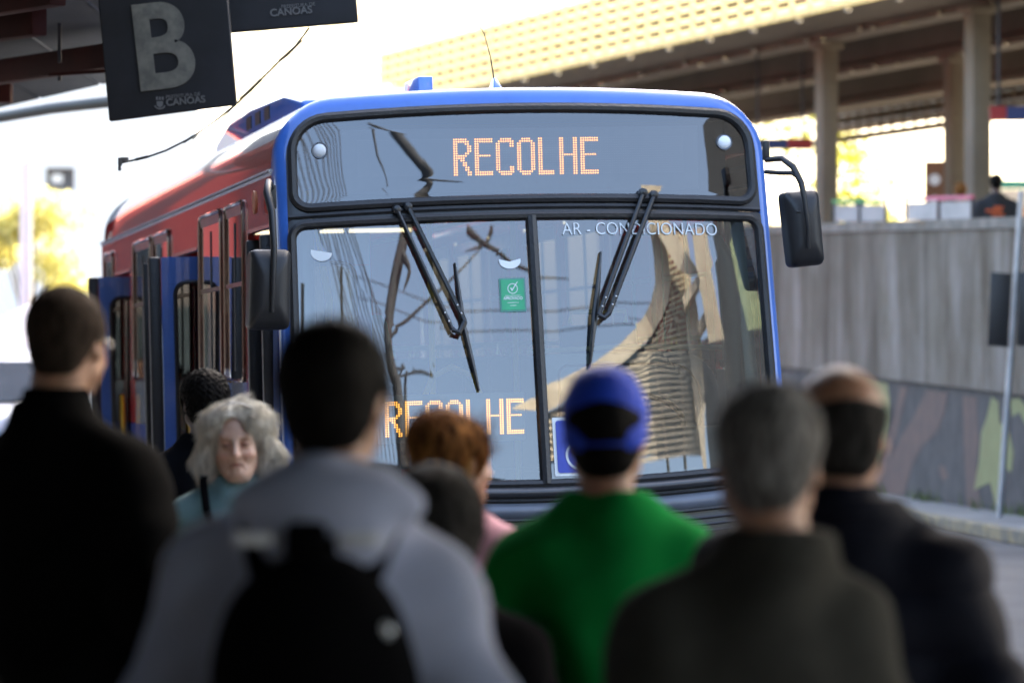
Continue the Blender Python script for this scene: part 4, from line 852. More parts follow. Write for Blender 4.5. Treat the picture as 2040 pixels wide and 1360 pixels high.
# ================================================================== PEOPLE
import openvdb as vdb
def nrm(v): v = np.array(v, float); return v / np.linalg.norm(v)
class Field:
    def __init__(s, lo, hi, h):
        s.lo = np.array(lo, float); s.h = h; s.n = np.ceil((np.array(hi) - s.lo) / h).astype(int) + 1
        s.ax = [(s.lo[i] + h * np.arange(s.n[i])).astype(np.float32) for i in range(3)]; s.F = np.full(s.n, .08, np.float32)
    def sl(s, lo, hi, m=.05):
        r = []
        for i in range(3):
            a = max(0, int((lo[i] - m - s.lo[i]) / s.h)); b = min(s.n[i], int((hi[i] + m - s.lo[i]) / s.h) + 2); r.append((a, max(a, b)))
        return r
    def pts(s, r): return [s.ax[i][r[i][0]:r[i][1]].reshape([-1 if j == i else 1 for j in range(3)]) for i in range(3)]
    def comb(s, r, d, k, sub=False):
        S = tuple(slice(a, b) for a, b in r); f = s.F[S]
        if f.size == 0: return
        if sub: d = -d; h = np.clip(.5 - .5 * (d - f) / k, 0, 1) if k else None; s.F[S] = np.maximum(f, d) if not k else (f * h + d * (1 - h) + k * h * (1 - h))
        else: h = np.clip(.5 + .5 * (d - f) / k, 0, 1) if k else None; s.F[S] = np.minimum(f, d) if not k else (d * (1 - h) + f * h - k * h * (1 - h))
    def cap(s, a, b, r1, r2=None, k=.02, sub=False, inf=0., sq=(1, 1, 1)):
        r2 = r1 if r2 is None else r2; r1 += inf; r2 += inf; a = np.array(a, float); b = np.array(b, float); m = max(r1, r2) + k + .005
        r = s.sl(np.minimum(a, b) - m, np.maximum(a, b) + m, 0); X, Y, Z = s.pts(r); d = b - a; L = max(d @ d, 1e-9)
        t = np.clip(((X - a[0]) * d[0] + (Y - a[1]) * d[1] + (Z - a[2]) * d[2]) / L, 0, 1)
        q = np.sqrt(((X - a[0] - t * d[0]) * sq[0]) ** 2 + ((Y - a[1] - t * d[1]) * sq[1]) ** 2 + ((Z - a[2] - t * d[2]) * sq[2]) ** 2) - (r1 + (r2 - r1) * t)
        s.comb(r, q.astype(np.float32), k, sub)
    def ell(s, c, R_, k=.02, sub=False, inf=0., rot=None):
        c = np.array(c, float); R_ = np.array(R_, float) + inf; m = R_.max() + k + .005; r = s.sl(c - m, c + m, 0); X, Y, Z = s.pts(r); X = X - c[0]; Y = Y - c[1]; Z = Z - c[2]
        if rot is not None:
            M = np.array(rot); X, Y, Z = (M[0, 0] * X + M[1, 0] * Y + M[2, 0] * Z, M[0, 1] * X + M[1, 1] * Y + M[2, 1] * Z, M[0, 2] * X + M[1, 2] * Y + M[2, 2] * Z)
        k0 = np.sqrt((X / R_[0]) ** 2 + (Y / R_[1]) ** 2 + (Z / R_[2]) ** 2); k1 = np.sqrt((X / R_[0] ** 2) ** 2 + (Y / R_[1] ** 2) ** 2 + (Z / R_[2] ** 2) ** 2) + 1e-9
        s.comb(r, (k0 * (k0 - 1) / k1).astype(np.float32), k, sub)
    def plane_cut(s, axis, v, keep_above=True):
        a = s.ax[axis].reshape([-1 if j == axis else 1 for j in range(3)]); s.F = np.maximum(s.F, (v - a) if keep_above else (a - v)).astype(np.float32)
    def tilt_cut(s, p, n):
        X, Y, Z = s.pts([(0, q) for q in s.n]); n = nrm(n); s.F = np.maximum(s.F, ((X - p[0]) * n[0] + (Y - p[1]) * n[1] + (Z - p[2]) * n[2]).astype(np.float32))
    def folds(s, amp, seed=0, sc=1., vert=.6):
        rg = np.random.RandomState(seed); X, Y, Z = s.pts([(0, q) for q in s.n]); ph = rg.rand(12) * 6.28
        w = np.sin(7 * sc * X + 5 * sc * Z + ph[0]) + np.sin(9 * sc * Y - 6 * sc * Z + ph[1])
        d = np.sin((19 * X + 12 * vert * Z + 1.3 * w) * sc + ph[2]) * .5 + np.sin((-14 * X + 23 * Z + 9 * Y + 1.7 * w) * sc + ph[3]) * .5 + np.sin((31 * X + 8 * Z - 22 * Y + 1.2 * w) * sc + ph[4]) * .3 + np.sin((47 * Z - 20 * X + 15 * Y + 2.0 * w) * sc + ph[5]) * .18
        s.F += (amp * d).astype(np.float32)
    def mesh(s, name, m, parent, iso=0.):
        g = vdb.FloatGrid(); g.background = .08; f = np.clip(s.F, -.08, .08); f[0] = f[-1] = .08; f[:, 0] = f[:, -1] = .08; f[:, :, 0] = f[:, :, -1] = .08
        g.copyFromArray(np.ascontiguousarray(f)); P, T, Q = g.convertToPolygons(isovalue=iso, adaptivity=0.)
        P = P * s.h + s.lo; me = bpy.data.meshes.new(name); nq, nt_ = len(Q), len(T)
        Q = Q[:, ::-1]
        me.vertices.add(len(P)); me.vertices.foreach_set('co', P.astype(np.float32).ravel()); me.loops.add(nq * 4); me.loops.foreach_set('vertex_index', Q.astype(np.int32).ravel())
        me.polygons.add(nq); me.polygons.foreach_set('loop_start', np.arange(nq, dtype=np.int32) * 4); me.polygons.foreach_set('loop_total', np.full(nq, 4, np.int32)); me.update(calc_edges=True); me.validate()
        me.polygons.foreach_set('use_smooth', [True] * len(me.polygons)); me.materials.append(m)
        o = bpy.data.objects.new(name, me); COL.objects.link(o); o.parent = parent; return o

def Rz(a): c, s = math.cos(a), math.sin(a); return np.array([[c, -s, 0], [s, c, 0], [0, 0, 1.]])
def Rx(a): c, s = math.cos(a), math.sin(a); return np.array([[1, 0, 0], [0, c, -s], [0, s, c]])
def Ry(a): c, s = math.cos(a), math.sin(a); return np.array([[c, 0, s], [0, 1, 0], [-s, 0, c]])

SKIN = {}
def skin(name, c, c2): 
    if name not in SKIN: SKIN[name] = mat('skin_' + name, c, .5, vscale=28, col2=c2, bump=.12, bscale=180, sss=.12)
    return SKIN[name]

class Person:
    """Built facing +y with its back towards the camera; the root Empty turns it. H: stature, yaw: head turn relative to the body"""
    def __init__(p, label, loc, H, rz=0, sk=None, w=1., head=(0, 0, 0), h=.008, arm='down', lean=0., hs=1., bulk=1., nx=0., sd=0.):
        p.t = thing('person', label, 'person', loc, rz); p.H = H; p.w = w; p.h = h; p.sk = sk; p.lean = lean; p.hs = hs; p.bulk = bulk
        s = H / 1.72; p.s = s
        p.neck = np.array([nx, -.012 + lean, 1.475 * s]); p.hc = p.neck + np.array([0, .020, .130 * s * 1.0])
        yaw, pit, rol = head; p.M = Rz(yaw) @ Rx(-pit) @ Ry(rol)
        p.sh = [np.array([sg * .162 * w, -.010 + lean * .8, (1.325 - sd) * s]) for sg in (-1, 1)]
        if arm == 'down': p.el = [np.array([sg * (.235 * w), -.045, 1.10 * s]) for sg in (-1, 1)]; p.wr = [np.array([sg * (.235 * w), .040, .855 * s]) for sg in (-1, 1)]
        elif arm == 'fwd': p.el = [np.array([sg * (.235 * w), .000, 1.11 * s]) for sg in (-1, 1)]; p.wr = [np.array([sg * (.15 * w), .22, 1.12 * s]) for sg in (-1, 1)]
        p.lo = (-.42 * max(1, w), -.30, -.01); p.hi = (.42 * max(1, w), .38, H + .08)
    def hp(p, v): return p.hc + p.M @ (np.array(v, float) * p.hs)         # head-local point
    def hell(p, f, c, R_, k=.02, sub=False, rot=None, inf=0.):
        f.ell(p.hp(c), np.array(R_) * p.hs, k, sub, inf, rot=(p.M if rot is None else p.M @ rot))
    def hcap(p, f, a, b, r1, r2=None, k=.012, sub=False): f.cap(p.hp(a), p.hp(b), r1 * p.hs, None if r2 is None else r2 * p.hs, k, sub)
    def head(p, f, detail=False, old=False):
        E = lambda *a, **k: p.hell(f, *a, **k); C_ = lambda *a, **k: p.hcap(f, *a, **k)
        E((0, -.022, .035), (.075, .092, .082), .02); E((0, .020, .015), (.068, .075, .092), .025); E((0, .042, -.045), (.055, .050, .062), .03)   # cranium, face, jaw
        C_((-.045, .015, -.055), (0, .072, -.092), .024, .020, .03); C_((.045, .015, -.055), (0, .072, -.092), .024, .020, .03)
        if detail: [C_((sg * .046, .012, -.060), (sg * .022, .066, -.098), .026, .020, .03) for sg in (-1, 1)]
        C_((-.036, .078, .030), (.036, .078, .030), .010, None, .02)                                     # brow
        for sg in (-1, 1):
            E((sg * .031, .100, .008), (.019, .016, .012), .012, True)                                   # socket
            E((sg * .031, .080, .007), (.0135, .0135, .0125), .004)                                      # eyeball under lids
            E((sg * .040, .066, -.030), (.022, .020, .018), .02)                                         # cheek
            E((sg * .0735, -.008, -.005), (.008, .020, .031), .006, rot=Rz(-sg * .35)); E((sg * .078, -.004, .0), (.004, .011, .017), .005, True, rot=Rz(-sg * .35))
            if detail:
                0                 # upper lid crease
                C_((sg * .020, .0945, -.003), (sg * .042, .086, -.001), .0030, .002, .004)
                C_((sg * .017, .1, -.030), (sg * .033, .088, -.062), .0032, .0024, .009, True)            # fold beside the mouth
                C_((sg * .018, .092, -.071), (sg * .026, .084, -.088), .0030, .0022, .009, True)
                C_((sg * .021, .094, -.010), (sg * .043, .083, -.015), .0024, .0018, .005, True)          # under eye
                C_((sg * .006, .099, .036), (sg * .005, .098, .052), .0016, .0012, .004, True)
        C_((0, .094, .018), (0, .114, -.022), .0085, .0115, .010); E((-.010, .104, -.027), (.008, .009, .007), .006); E((.010, .104, -.027), (.008, .009, .007), .006)  # nose
        [C_((sg * .020, .086, -.0600), (0, .091, -.0545), .0052, .0064, .008) or C_((sg * .016, .087, -.0665), (0, .090, -.0640), .0055, .0068, .008) for sg in (-1, 1)]                           # lips
        [C_((sg * .022, .0945, -.0635), (0, .0985, -.0590), .0028, None, .003, True) for sg in (-1, 1)]
        E((0, .080, -.092), (.018, .016, .014), .015)                                                    # chin
        f.cap(p.hp((0, -.030, -.045)), p.neck + np.array([0, -.018, -.02]), .055 * p.hs, .060 * p.s * (1 + .3 * (p.bulk - 1)), .03)
    def torso(p, f, inf=0., k=.05, full=True):
        s, w, b, L = p.s, p.w, p.bulk, p.lean
        f.cap(p.neck + np.array([0, -.02, -.03]), (0, -.01 + L * .7, 1.30 * s), .060, .10, k, inf=inf)
        for i in (0, 1):
            f.cap((p.neck[0] + .02 * (2 * i - 1), p.neck[1] - .015, p.neck[2] - .050 * s), p.sh[i], .048 * b, .046 * b, .05, inf=inf * .7)
        f.ell((0, L * .6, 1.22 * s), (.165 * w * b, .112 * b, .175 * s), k, inf=inf); f.ell((0, L * .3, 1.07 * s), (.150 * w * b, .108 * b, .17 * s), k, inf=inf); f.ell((0, 0, .93 * s), (.165 * w * b, .115 * b, .13 * s), k, inf=inf)
    def arms(p, f, inf=0., k=.03):
        for i in (0, 1):
            f.cap(p.sh[i], p.el[i], .050 * p.bulk, .043, k, inf=inf); f.cap(p.el[i], p.wr[i], .042, .029, k, inf=inf)
    def legs(p, f, inf=0., k=.03):
        s = p.s
        for sg in (-1, 1):
            hip, kn, an = np.array([sg * .092, 0, .90 * s]), np.array([sg * .10, .01, .48 * s]), np.array([sg * .105, -.02, .09 * s])
            f.cap(hip, kn, .088 * p.bulk, .058, k, inf=inf); f.cap(kn, an, .058, .040, k, inf=inf); f.ell(kn + np.array([sg * 0, -.03, -.10]), (.048, .05, .11), k, inf=inf)
    def hands(p, f):
        for i, sg in ((0, -1), (1, 1)):
            d = nrm(p.wr[i] - p.el[i]); side_ = np.array([0, 1., 0]) if abs(d[2]) > .6 else np.array([0, 0, 1.]); side_ = nrm(side_ - d * (side_ @ d)); inn = np.cross(d, side_) 
            if inn[0] * sg > 0: inn = -inn
            pc = p.wr[i] + d * .05; f.ell(pc, (.030, .040, .046), .02, rot=np.column_stack([inn, side_, d]))
            for q, (o_, L_) in enumerate(((-.028, .060), (-.010, .074), (.009, .078), (.027, .070))):
                a = pc + d * .038 + side_ * o_; m_ = a + d * L_ * .5 + inn * .006; e = m_ + d * L_ * .42 + inn * .022; f.cap(a, m_, .0095, .0088, .006); f.cap(m_, e, .0088, .0075, .004)
            a = pc + side_ * .030 - d * .012; m_ = a + side_ * .020 + d * .025 + inn * .012; f.cap(a, m_, .012, .010, .008); f.cap(m_, m_ + d * .026 + inn * .008, .010, .008, .004)
    def body(p, detail=False):
        f = Field(p.lo, p.hi, p.h); p.torso(f, -.012); p.arms(f, -.004); p.legs(f, -.006); p.hands(f); p.head(f, detail)
        s = p.s
        for sg in (-1, 1): f.cap((sg * .105, -.05, .05 * s), (sg * .115, .12, .035), .035, .03, .02)
        return f.mesh('body', p.sk, p.t)
    def jacket(p, m, name='jacket', t=.022, hem=.80, fold=.006, seed=1, collar=0., k=.05, sleeves=True, neck=.0, fs=1., puff=0., extra=None, h=None):
        f = Field(p.lo, p.hi, h or p.h); p.torso(f, t, k)
        p.arms(f, t * .95, .05)
        if puff:
            X, Y, Z = f.pts([(0, q) for q in f.n]); f.F += (puff * (np.abs(np.sin(Z * 3.1416 / .115 + .35 * np.sin(9 * X))) ** .5 - .75) * -1).astype(np.float32)
        if fold: f.folds(fold, seed, fs)
        if extra: extra(f)
        s = p.s
        f.F = np.maximum(f.F, (hem * s - f.ax[2]).reshape(1, 1, -1)).astype(np.float32)
        # hollow above the neck
        nz = p.neck[2] + neck
        if collar:
            n0 = p.neck + np.array([0, -.022, -.03]); g = Field(p.lo, p.hi, h or p.h)
            g.cap(n0, n0 + np.array([0, .010, .03 + collar]), .083, .074, .0, inf=0); g.F = np.maximum(g.F, -(g.F + .014)); g.plane_cut(2, nz + collar - .012, False); g.tilt_cut((0, p.neck[1], nz + collar - .01), (0, .35, 1)); g.plane_cut(2, n0[2] - .04)
            kk = .018; a, c = f.F, g.F; hh = np.clip(.5 + .5 * (c - a) / kk, 0, 1); 
            f.F = np.maximum(f.F, 0 - 10.0 + 0 * f.F)  # keep dtype
            # cut the torso above the collar base, then join the collar
            f.F = np.maximum(a, (f.ax[2] - (nz + .012)).reshape(1, 1, -1)).astype(np.float32); hh = np.clip(.5 + .5 * (c - f.F) / kk, 0, 1); f.F = (c * (1 - hh) + f.F * hh - kk * hh * (1 - hh)).astype(np.float32)
        else:
            f.ell(p.neck + np.array([0, .015, .035 + neck]), (.078, .085, .045), .006, True)
            f.F = np.maximum(f.F, (f.ax[2] - (nz + .018)).reshape(1, 1, -1)).astype(np.float32)
        return f.mesh(name, m, p.t)
    def trousers(p, m):
        f = Field(p.lo, (p.hi[0], p.hi[1], 1.0 * p.s), .011); p.legs(f, .016); f.ell((0, 0, .90 * p.s), (.165 * p.w * p.bulk, .12 * p.bulk, .12), .04, inf=.012); f.folds(.005, 4); f.plane_cut(2, .045); f.plane_cut(2, .985 * p.s, False); o = f.mesh('trousers', m, p.t)
        for sg in (-1, 1):
            g = Field((sg * .115 - .07, -.12, -.005), (sg * .115 + .07, .24, .14), .006); g.cap((sg * .105, -.055, .055), (sg * .118, .13, .035), .048, .040, .02); g.plane_cut(2, .002); g.mesh('shoe', M_shoe, p.t)
        return o
    def hair_field(p, t, parts, cuts, disp=0., seed=0, h=.005, freq=60):
        lo = p.hc - .22; hi = p.hc + .22; f = Field(lo, hi, h)
        for q in parts:
            if q[0] == 'e': p.hell(f, q[1], q[2], q[3] if len(q) > 3 else .02, inf=t)
            else: p.hcap(f, q[1], q[2], q[3], q[4], .02)
        if disp:
            X, Y, Z = f.pts([(0, n) for n in f.n]); rg = np.random.RandomState(seed); ph = rg.rand(6) * 6
            f.F += (disp * (np.sin(freq * X + 2 * np.sin(freq * .5 * Z) + ph[0]) * np.sin(freq * Y + ph[1] + 2 * np.sin(freq * .43 * X)) * np.sin(freq * Z + ph[2]) + .5 * np.sin(freq * 1.9 * X + ph[3]) * np.sin(freq * 1.7 * Z + ph[4] + freq * Y))).astype(np.float32)
        for c_ in cuts:                       # cuts: ('p', point, normal, k) remove the half space along normal; ('e', c, r) remove ellipsoid
            if c_[0] == 'p':
                P = p.hp(c_[1]); n = p.M @ nrm(c_[2]); f.tilt_cut(P, n)
            else: p.hell(f, c_[1], c_[2], .01, True)
        return f
SCALP = [('e', (0, -.022, .035), (.075, .092, .082)), ('e', (0, .020, .022), (.070, .074, .088), .025), ('e', (0, -.055, -.03), (.052, .045, .050), .03)]
def strands(name, o, m, L, n, seed=0, comb=(0, 0, -1), curl=.0, up=.5, rad=.0006, par=None, zmin=None, seg=5, wave=0., jit=.22):
    """short ribbons growing from a hair surface, so that its edge is soft"""
    me = o.data; rg = np.random.RandomState(seed); nf = len(me.polygons); c = np.empty(nf * 3); me.polygons.foreach_get('center', c); c = c.reshape(-1, 3); nn = np.empty(nf * 3); me.polygons.foreach_get('normal', nn); nn = nn.reshape(-1, 3)
    idx = rg.randint(0, nf, n); P = c[idx] + rg.normal(size=(n, 3)) * .0012; N = nn[idx]; cb = comb(P) if callable(comb) else np.tile(np.array(comb, float), (n, 1)); T = cb - N * (N * cb).sum(1)[:, None]; T /= np.linalg.norm(T, axis=1)[:, None] + 1e-6
    ln = L * (.5 + rg.rand(n)); D = N * up + T * (1 - up) + rg.normal(size=(n, 3)) * jit; D /= np.linalg.norm(D, axis=1)[:, None]
    S = np.cross(D, rg.normal(size=(n, 3))); S /= np.linalg.norm(S, axis=1)[:, None]; V = []; ph = rg.rand(n) * 6.28; W = np.cross(D, S)
    for k in range(seg + 1):
        t = k / seg; q = P + D * (ln * t)[:, None] + T * (ln * t * t * .5)[:, None]
        if curl: a = ph + t * 9; q = q + (S * np.cos(a)[:, None] + W * np.sin(a)[:, None]) * curl * min(1, t * 3)
        if wave: q = q + S * (np.sin(ph + t * 5) * wave * t)[:, None]
        r_ = rad * (1 - .7 * t); V += [q - W * r_, q + W * r_]
    V = np.stack(V, 1).reshape(-1, 3); m_ = 2 * (seg + 1); base = (np.arange(n) * m_)[:, None, None]; q = np.array([[2 * k, 2 * k + 1, 2 * k + 3, 2 * k + 2] for k in range(seg)])[None] ; F = (base + q).reshape(-1, 4)
    me2 = bpy.data.meshes.new(name); me2.vertices.add(len(V)); me2.vertices.foreach_set('co', V.astype(np.float32).ravel()); me2.loops.add(F.size); me2.loops.foreach_set('vertex_index', F.astype(np.int32).ravel()); me2.polygons.add(len(F)); me2.polygons.foreach_set('loop_start', np.arange(len(F), dtype=np.int32) * 4); me2.polygons.foreach_set('loop_total', np.full(len(F), 4, np.int32)); me2.update(calc_edges=True)
    me2.materials.append(m); q = bpy.data.objects.new(name, me2); COL.objects.link(q); q.parent = par or o; q['kind'] = 'stuff'; return q

def hairm(name, c, c2, rough=.6): return mat(name, c, rough, vscale=70, col2=c2, bump=.5, bscale=260, stretch=(1, 1, .25), spec=.06)
M_shoe = mat('shoe_leather', (.02, .018, .016), .45)
M_jean = mat('denim', (.04, .055, .09), .8, bump=.3, bscale=300); M_trk = mat('dark_trousers', (.02, .02, .024), .8, bump=.3, bscale=300)
H_black = hairm('hair_black', (.0025, .002, .0018), (.006, .005, .004)); H_grey = hairm('hair_grey', (.045, .042, .038), (.27, .26, .24)); H_dgrey = hairm('hair_dark_grey', (.016, .015, .014), (.045, .042, .038))
H_aub = hairm('hair_auburn', (.05, .018, .007), (.30, .13, .035)); H_white = hairm('hair_silver', (.46, .42, .34), (.80, .75, .63), .4); H_buzz = hairm('hair_buzzed', (.022, .015, .011), (.045, .032, .024), .8)
S_tan = skin('tan', (.30, .155, .09), (.38, .20, .12)); S_fair = skin('fair', (.50, .30, .21), (.60, .38, .28)); S_dark = skin('deep', (.07, .035, .02), (.10, .05, .03))

def wxy(px, Y): return ((px - 1020) / 7650 * Y, Y)
def top(py, Y): return 1.65 + (750 - py) / 7650 * Y

# 1 -- shaven headed person in a black coat, far left
x, y = wxy(128, 8.7); P = Person('person with a shaven head and upturned black coat collar at far left', (x, y, 0), 1.845, R(-30), S_tan, w=1.12, head=(R(16), R(6), 0), bulk=1.14, hs=1.11, sd=.02)
P.body(); M_coat = mat('black_coat', (.0035, .0035, .0038), .95, spec=.03, bump=.4, bscale=220, vscale=5, sheen=.0)
P.jacket(M_coat, 'coat', t=.034, hem=.55, fold=.011, seed=3, collar=.055, neck=.0); P.trousers(M_trk)
hf = P.hair_field(.0035, SCALP, [('p', (0, .05, .045), (0, .8, -.25)), ('p', (0, 0, -.055), (0, .2, -1))], 0, h=.005); ho = hf.mesh('hair', H_buzz, P.t); strands('stubble', ho, H_buzz, .004, 6000, 1, up=.8, rad=.0004, seg=2)
gl = MB()
for sg in (-1, 1):
    gl.tube([P.hp((sg * .079, -.005, .012)), P.hp((sg * .080, .05, .012)), P.hp((sg * .064, .098, .010))], .0016, 6)
    c = [P.hp((sg * .034 + math.cos(a) * .026, .104 - abs(math.cos(a)) * .004, .006 + math.sin(a) * .019)) for a in [k * math.pi / 8 for k in range(16)]]; gl.tube(c, .0013, 5, closed=True)
gl.tube([P.hp((-.008, .106, .010)), P.hp((.008, .106, .010))], .0013, 5)
g_ = thing('glasses', 'thin framed glasses worn by the shaven headed person', 'glasses', (x, y, 0), R(-30)); gl.build('frame', M_silver, g_, smooth=True)

# 2 -- young person in pale hoodie with black backpack, centre left
x, y = wxy(636, 6.15); P = Person('person with short black hair in a pale blue grey hoodie wearing a backpack', (x, y, 0), 1.725, R(-2), S_tan, w=1.12, head=(R(-8), R(4), 0), bulk=1.02, hs=1.04, sd=.015, nx=.022)
P.body(); M_hood = mat('pale_hoodie', (.44, .48, .61), .95, spec=.1, bump=.4, bscale=260, vscale=4, var=.06)
def hood(f):
    n = P.neck; f.ell(n + np.array([0, -.10, -.030]), (.155, .075, .060), .05); f.ell(n + np.array([0, -.145, -.085]), (.10, .045, .065), .04)
    for sg in (-1, 1): f.cap(n + np.array([sg * .075, -.06, -.01]), n + np.array([sg * .050, .07, -.07]), .034, .030, .04); f.cap(n + np.array([sg * .10, -.09, -.03]), n + np.array([sg * .02, -.165, -.075]), .022, .02, .02)
    f.cap(n + np.array([-.09, -.135, -.052]), n + np.array([.09, -.135, -.052]), .012, None, .012, True)
P.jacket(M_hood, 'hoodie', t=.030, hem=.84, fold=.011, seed=8, neck=.035, extra=hood); P.trousers(M_jean)
SHORT = [('p', (0, .062, .052), (0, .9, -.30)), ('e', (0, .085, -.03), (.085, .078, .085)), ('p', (0, 0, -.070), (0, .25, -1)), ('e', (-.085, .0, -.012), (.024, .030, .040)), ('e', (.085, .0, -.012), (.024, .030, .040))]
hf = P.hair_field(.014, SCALP, SHORT, .0015, 2); ho = hf.mesh('hair', H_black, P.t); strands('hair_strands', ho, H_black, .022, 9000, 2, comb=(0, .6, .2), up=.6, rad=.0007)
# backpack
M_pack = mat('backpack_black', (.0025, .0025, .003), .9, spec=.04, bump=.5, bscale=240, vscale=6)
bp_ = thing('backpack', 'black backpack with a round silver button worn over the pale hoodie', 'backpack', (x + .012, y, 0), R(-2))
f = Field((-.24, -.42, .82), (.24, -.08, 1.48), .008); f.ell((0, -.235, 1.16), (.165, .115, .225), .03); f.ell((0, -.22, 1.00), (.180, .12, .15), .05); f.ell((0, -.31, 1.02), (.13, .07, .13), .03); f.folds(.004, 5); f.mesh('pack_body', M_pack, bp_)
for sg in (-1, 1):
    b = MB(); pts = [(sg * .075, -.185, 1.335), (sg * .105, -.10, 1.425), (sg * .118, .0, 1.445), (sg * .135, .09, 1.36), (sg * .15, .125, 1.22), (sg * .175, .06, 1.06), (sg * .17, -.12, .98)]
    b.tube([Vector(q) for q in pts], .030, 8, ry=.32); b.build('shoulder_strap', M_pack, bp_, smooth=True)
b = MB(); b.tube([(-.028, -.195, 1.345), (-.022, -.205, 1.40), (.022, -.205, 1.40), (.028, -.195, 1.345)], .012, 8); b.build('grab_handle', M_pack, bp_, smooth=True)
b = MB(); b.box((-.012, -.235, 1.398), (.066, .035, .058)); b.build('handle_patch', M_pack, bp_, bevel=.012)
for sg in (-1, 1): b = MB(); b.box((sg * .082 - .012, -.232, 1.400), (.062, .010, .020)); b.build('reflective_strip', mat('reflective_grey', (.85, .88, .9), .25, spec=1), bp_, bevel=.006)
b = MB(); b.lathe([(.001, -.006), (.010, -.005), (.014, 0), (.012, .006)], (.112, -.292, 1.262), 'y', 18); b.build('button_badge', mat('badge_metal', (.5, .55, .58), .3, metal=.5), bp_, smooth=True)
b = MB(); 0 and b.tube([(-.15, -.30, .98), (-.13, -.335, 1.16), (0, -.352, 1.28), (.13, -.335, 1.16), (.15, -.30, .98)], .004, 6); 0

# 3 -- person with curly black hair by the bus door
x, y = wxy(408, 14.2); P = Person('person with curly black hair in a dark jacket waiting by the bus door', (x, y, 0), 1.660, R(6), S_dark, w=1.0, head=(R(10), 0, 0), hs=.98)
P.body(); P.jacket(mat('dark_jacket', (.004, .0045, .006), .95, spec=.04, bump=.4, bscale=220), 'jacket', t=.03, hem=.80, fold=.006, seed=11, collar=.03); P.trousers(M_trk)
hf = P.hair_field(.016, SCALP, SHORT, .004, 5, freq=150, h=.004); ho = hf.mesh('hair', H_black, P.t); strands('curls', ho, H_black, .020, 12000, 5, curl=.0035, up=.8, rad=.0006, seg=8)

# 5 -- auburn haired person in pink, looking right
x, y = wxy(926, 9.7); P = Person('person with auburn hair pinned up and a pink top looking to the right', (x, y, 0), 1.530, R(-20), S_tan, w=.95, head=(R(-34), R(2), 0), hs=.94, nx=-.032)
P.body(); P.jacket(mat('pink_top', (.50, .25, .30), .85, bump=.3, bscale=240), 'top', t=.022, hem=.80, fold=.006, seed=15, neck=.0); P.trousers(M_jean)
hf = P.hair_field(.012, SCALP + [('e', (0, -.070, .055), (.062, .062, .058), .03), ('e', (0, -.045, .085), (.058, .062, .045), .03)], [('p', (0, .070, .045), (0, .9, -.30)), ('e', (0, .090, -.03), (.085, .075, .085)), ('p', (0, 0, -.085), (0, .2, -1)), ('e', (.092, .012, -.012), (.026, .030, .040))], .003, 8, freq=45)
ho = hf.mesh('hair', H_aub, P.t); strands('hair_strands', ho, H_aub, .045, 14000, 7, comb=(0, -.6, .4), up=.45, rad=.0006, wave=.006)
lk = MB()
for i in range(26):
    a = np.array([.070, -.02 + .02 * random.random(), .02]); c = [P.hp(a + np.array([.012 + .006 * math.sin(k * .9 + i), -.004 * k * .2 + random.uniform(-.002, .002), -.022 * k])) for k in range(9)]; lk.tube(c, [.0022] * 8 + [.0008], 5)
q = lk.build('loose_lock', hairm('hair_golden', (.30, .15, .05), (.50, .28, .10)), ho, smooth=True); q['kind'] = 'stuff'
b = MB(); b.lathe([(.001, 0), (.006, .002), (.006, .006), (.001, .008)], tuple(P.hp((.082, .0, -.042))), 'z', 10); b.build('earring', M_silver, P.t, smooth=True)

# 6 -- short person with dark grey hair between hoodie and auburn hair
x, y = wxy(862, 7.6); P = Person('short person with thick dark grey hair seen from behind beside the pale hoodie', (x, y, 0), 1.425, R(4), S_tan, w=.95, head=(R(6), R(10), 0), hs=1.10)
P.body(); P.jacket(mat('charcoal_jacket', (.004, .004, .005), .95, spec=.04, bump=.4, bscale=220), 'jacket', t=.028, hem=.80, fold=.006, seed=19, collar=.02); P.trousers(M_trk)
hf = P.hair_field(.018, SCALP, [('p', (0, .068, .045), (0, .9, -.30)), ('e', (0, .095, -.03), (.085, .075, .085)), ('p', (0, 0, -.085), (0, .2, -1))], .002, 9, freq=50); ho = hf.mesh('hair', H_dgrey, P.t); strands('hair_strands', ho, H_dgrey, .030, 11000, 9, comb=(0, -.2, -1), up=.4, rad=.0006)

# 7 -- green shirt, blue cap worn backwards? no: strap opening seen from behind
x, y = wxy(1207, 7.9); P = Person('person in a bright green shirt and a royal blue baseball cap seen from behind', (x, y, 0), 1.628, R(3), S_tan, w=1.08, head=(R(-6), R(2), R(-2)), hs=1.0)
P.body(); P.jacket(mat('green_shirt', (.008, .235, .045), .95, spec=.05, bump=.3, bscale=260, vscale=3, var=.08), 'shirt', t=.026, hem=.80, fold=.014, seed=22, neck=.004); P.trousers(M_jean)
hf = P.hair_field(.011, SCALP, SHORT, .0012, 12); ho = hf.mesh('hair', H_black, P.t); strands('hair_strands', ho, H_black, .012, 7000, 11, up=.5, rad=.0005, seg=3)
M_cap = mat('royal_blue_cap', (.010, .060, .58), .75, bump=.3, bscale=300, var=.05)
cap_t = thing('baseball_cap', 'royal blue baseball cap with a half round strap opening at the back', 'cap', (x, y, 0), R(3))
f = Field(P.hc - .17, P.hc + np.array([.17, .25, .17]), .004); P.hell(f, (0, -.012, .052), (.090, .106, .090), .01); P.hell(f, (0, -.008, .110), (.060, .07, .040), .03)
f.F = np.maximum(f.F, -(f.F + .006)); P.hell(f, (0, -.05, .0), (.084, .066, .06), .02); f.F = np.maximum(f.F, -(f.F + .006)); f.tilt_cut(P.hp((0, -.10, -.026)), P.M @ nrm((0, .28, -1)))
P.hell(f, (0, -.118, .020), (.044, .040, .022), .002, True); cp_ = f.mesh('crown', M_cap, cap_t)
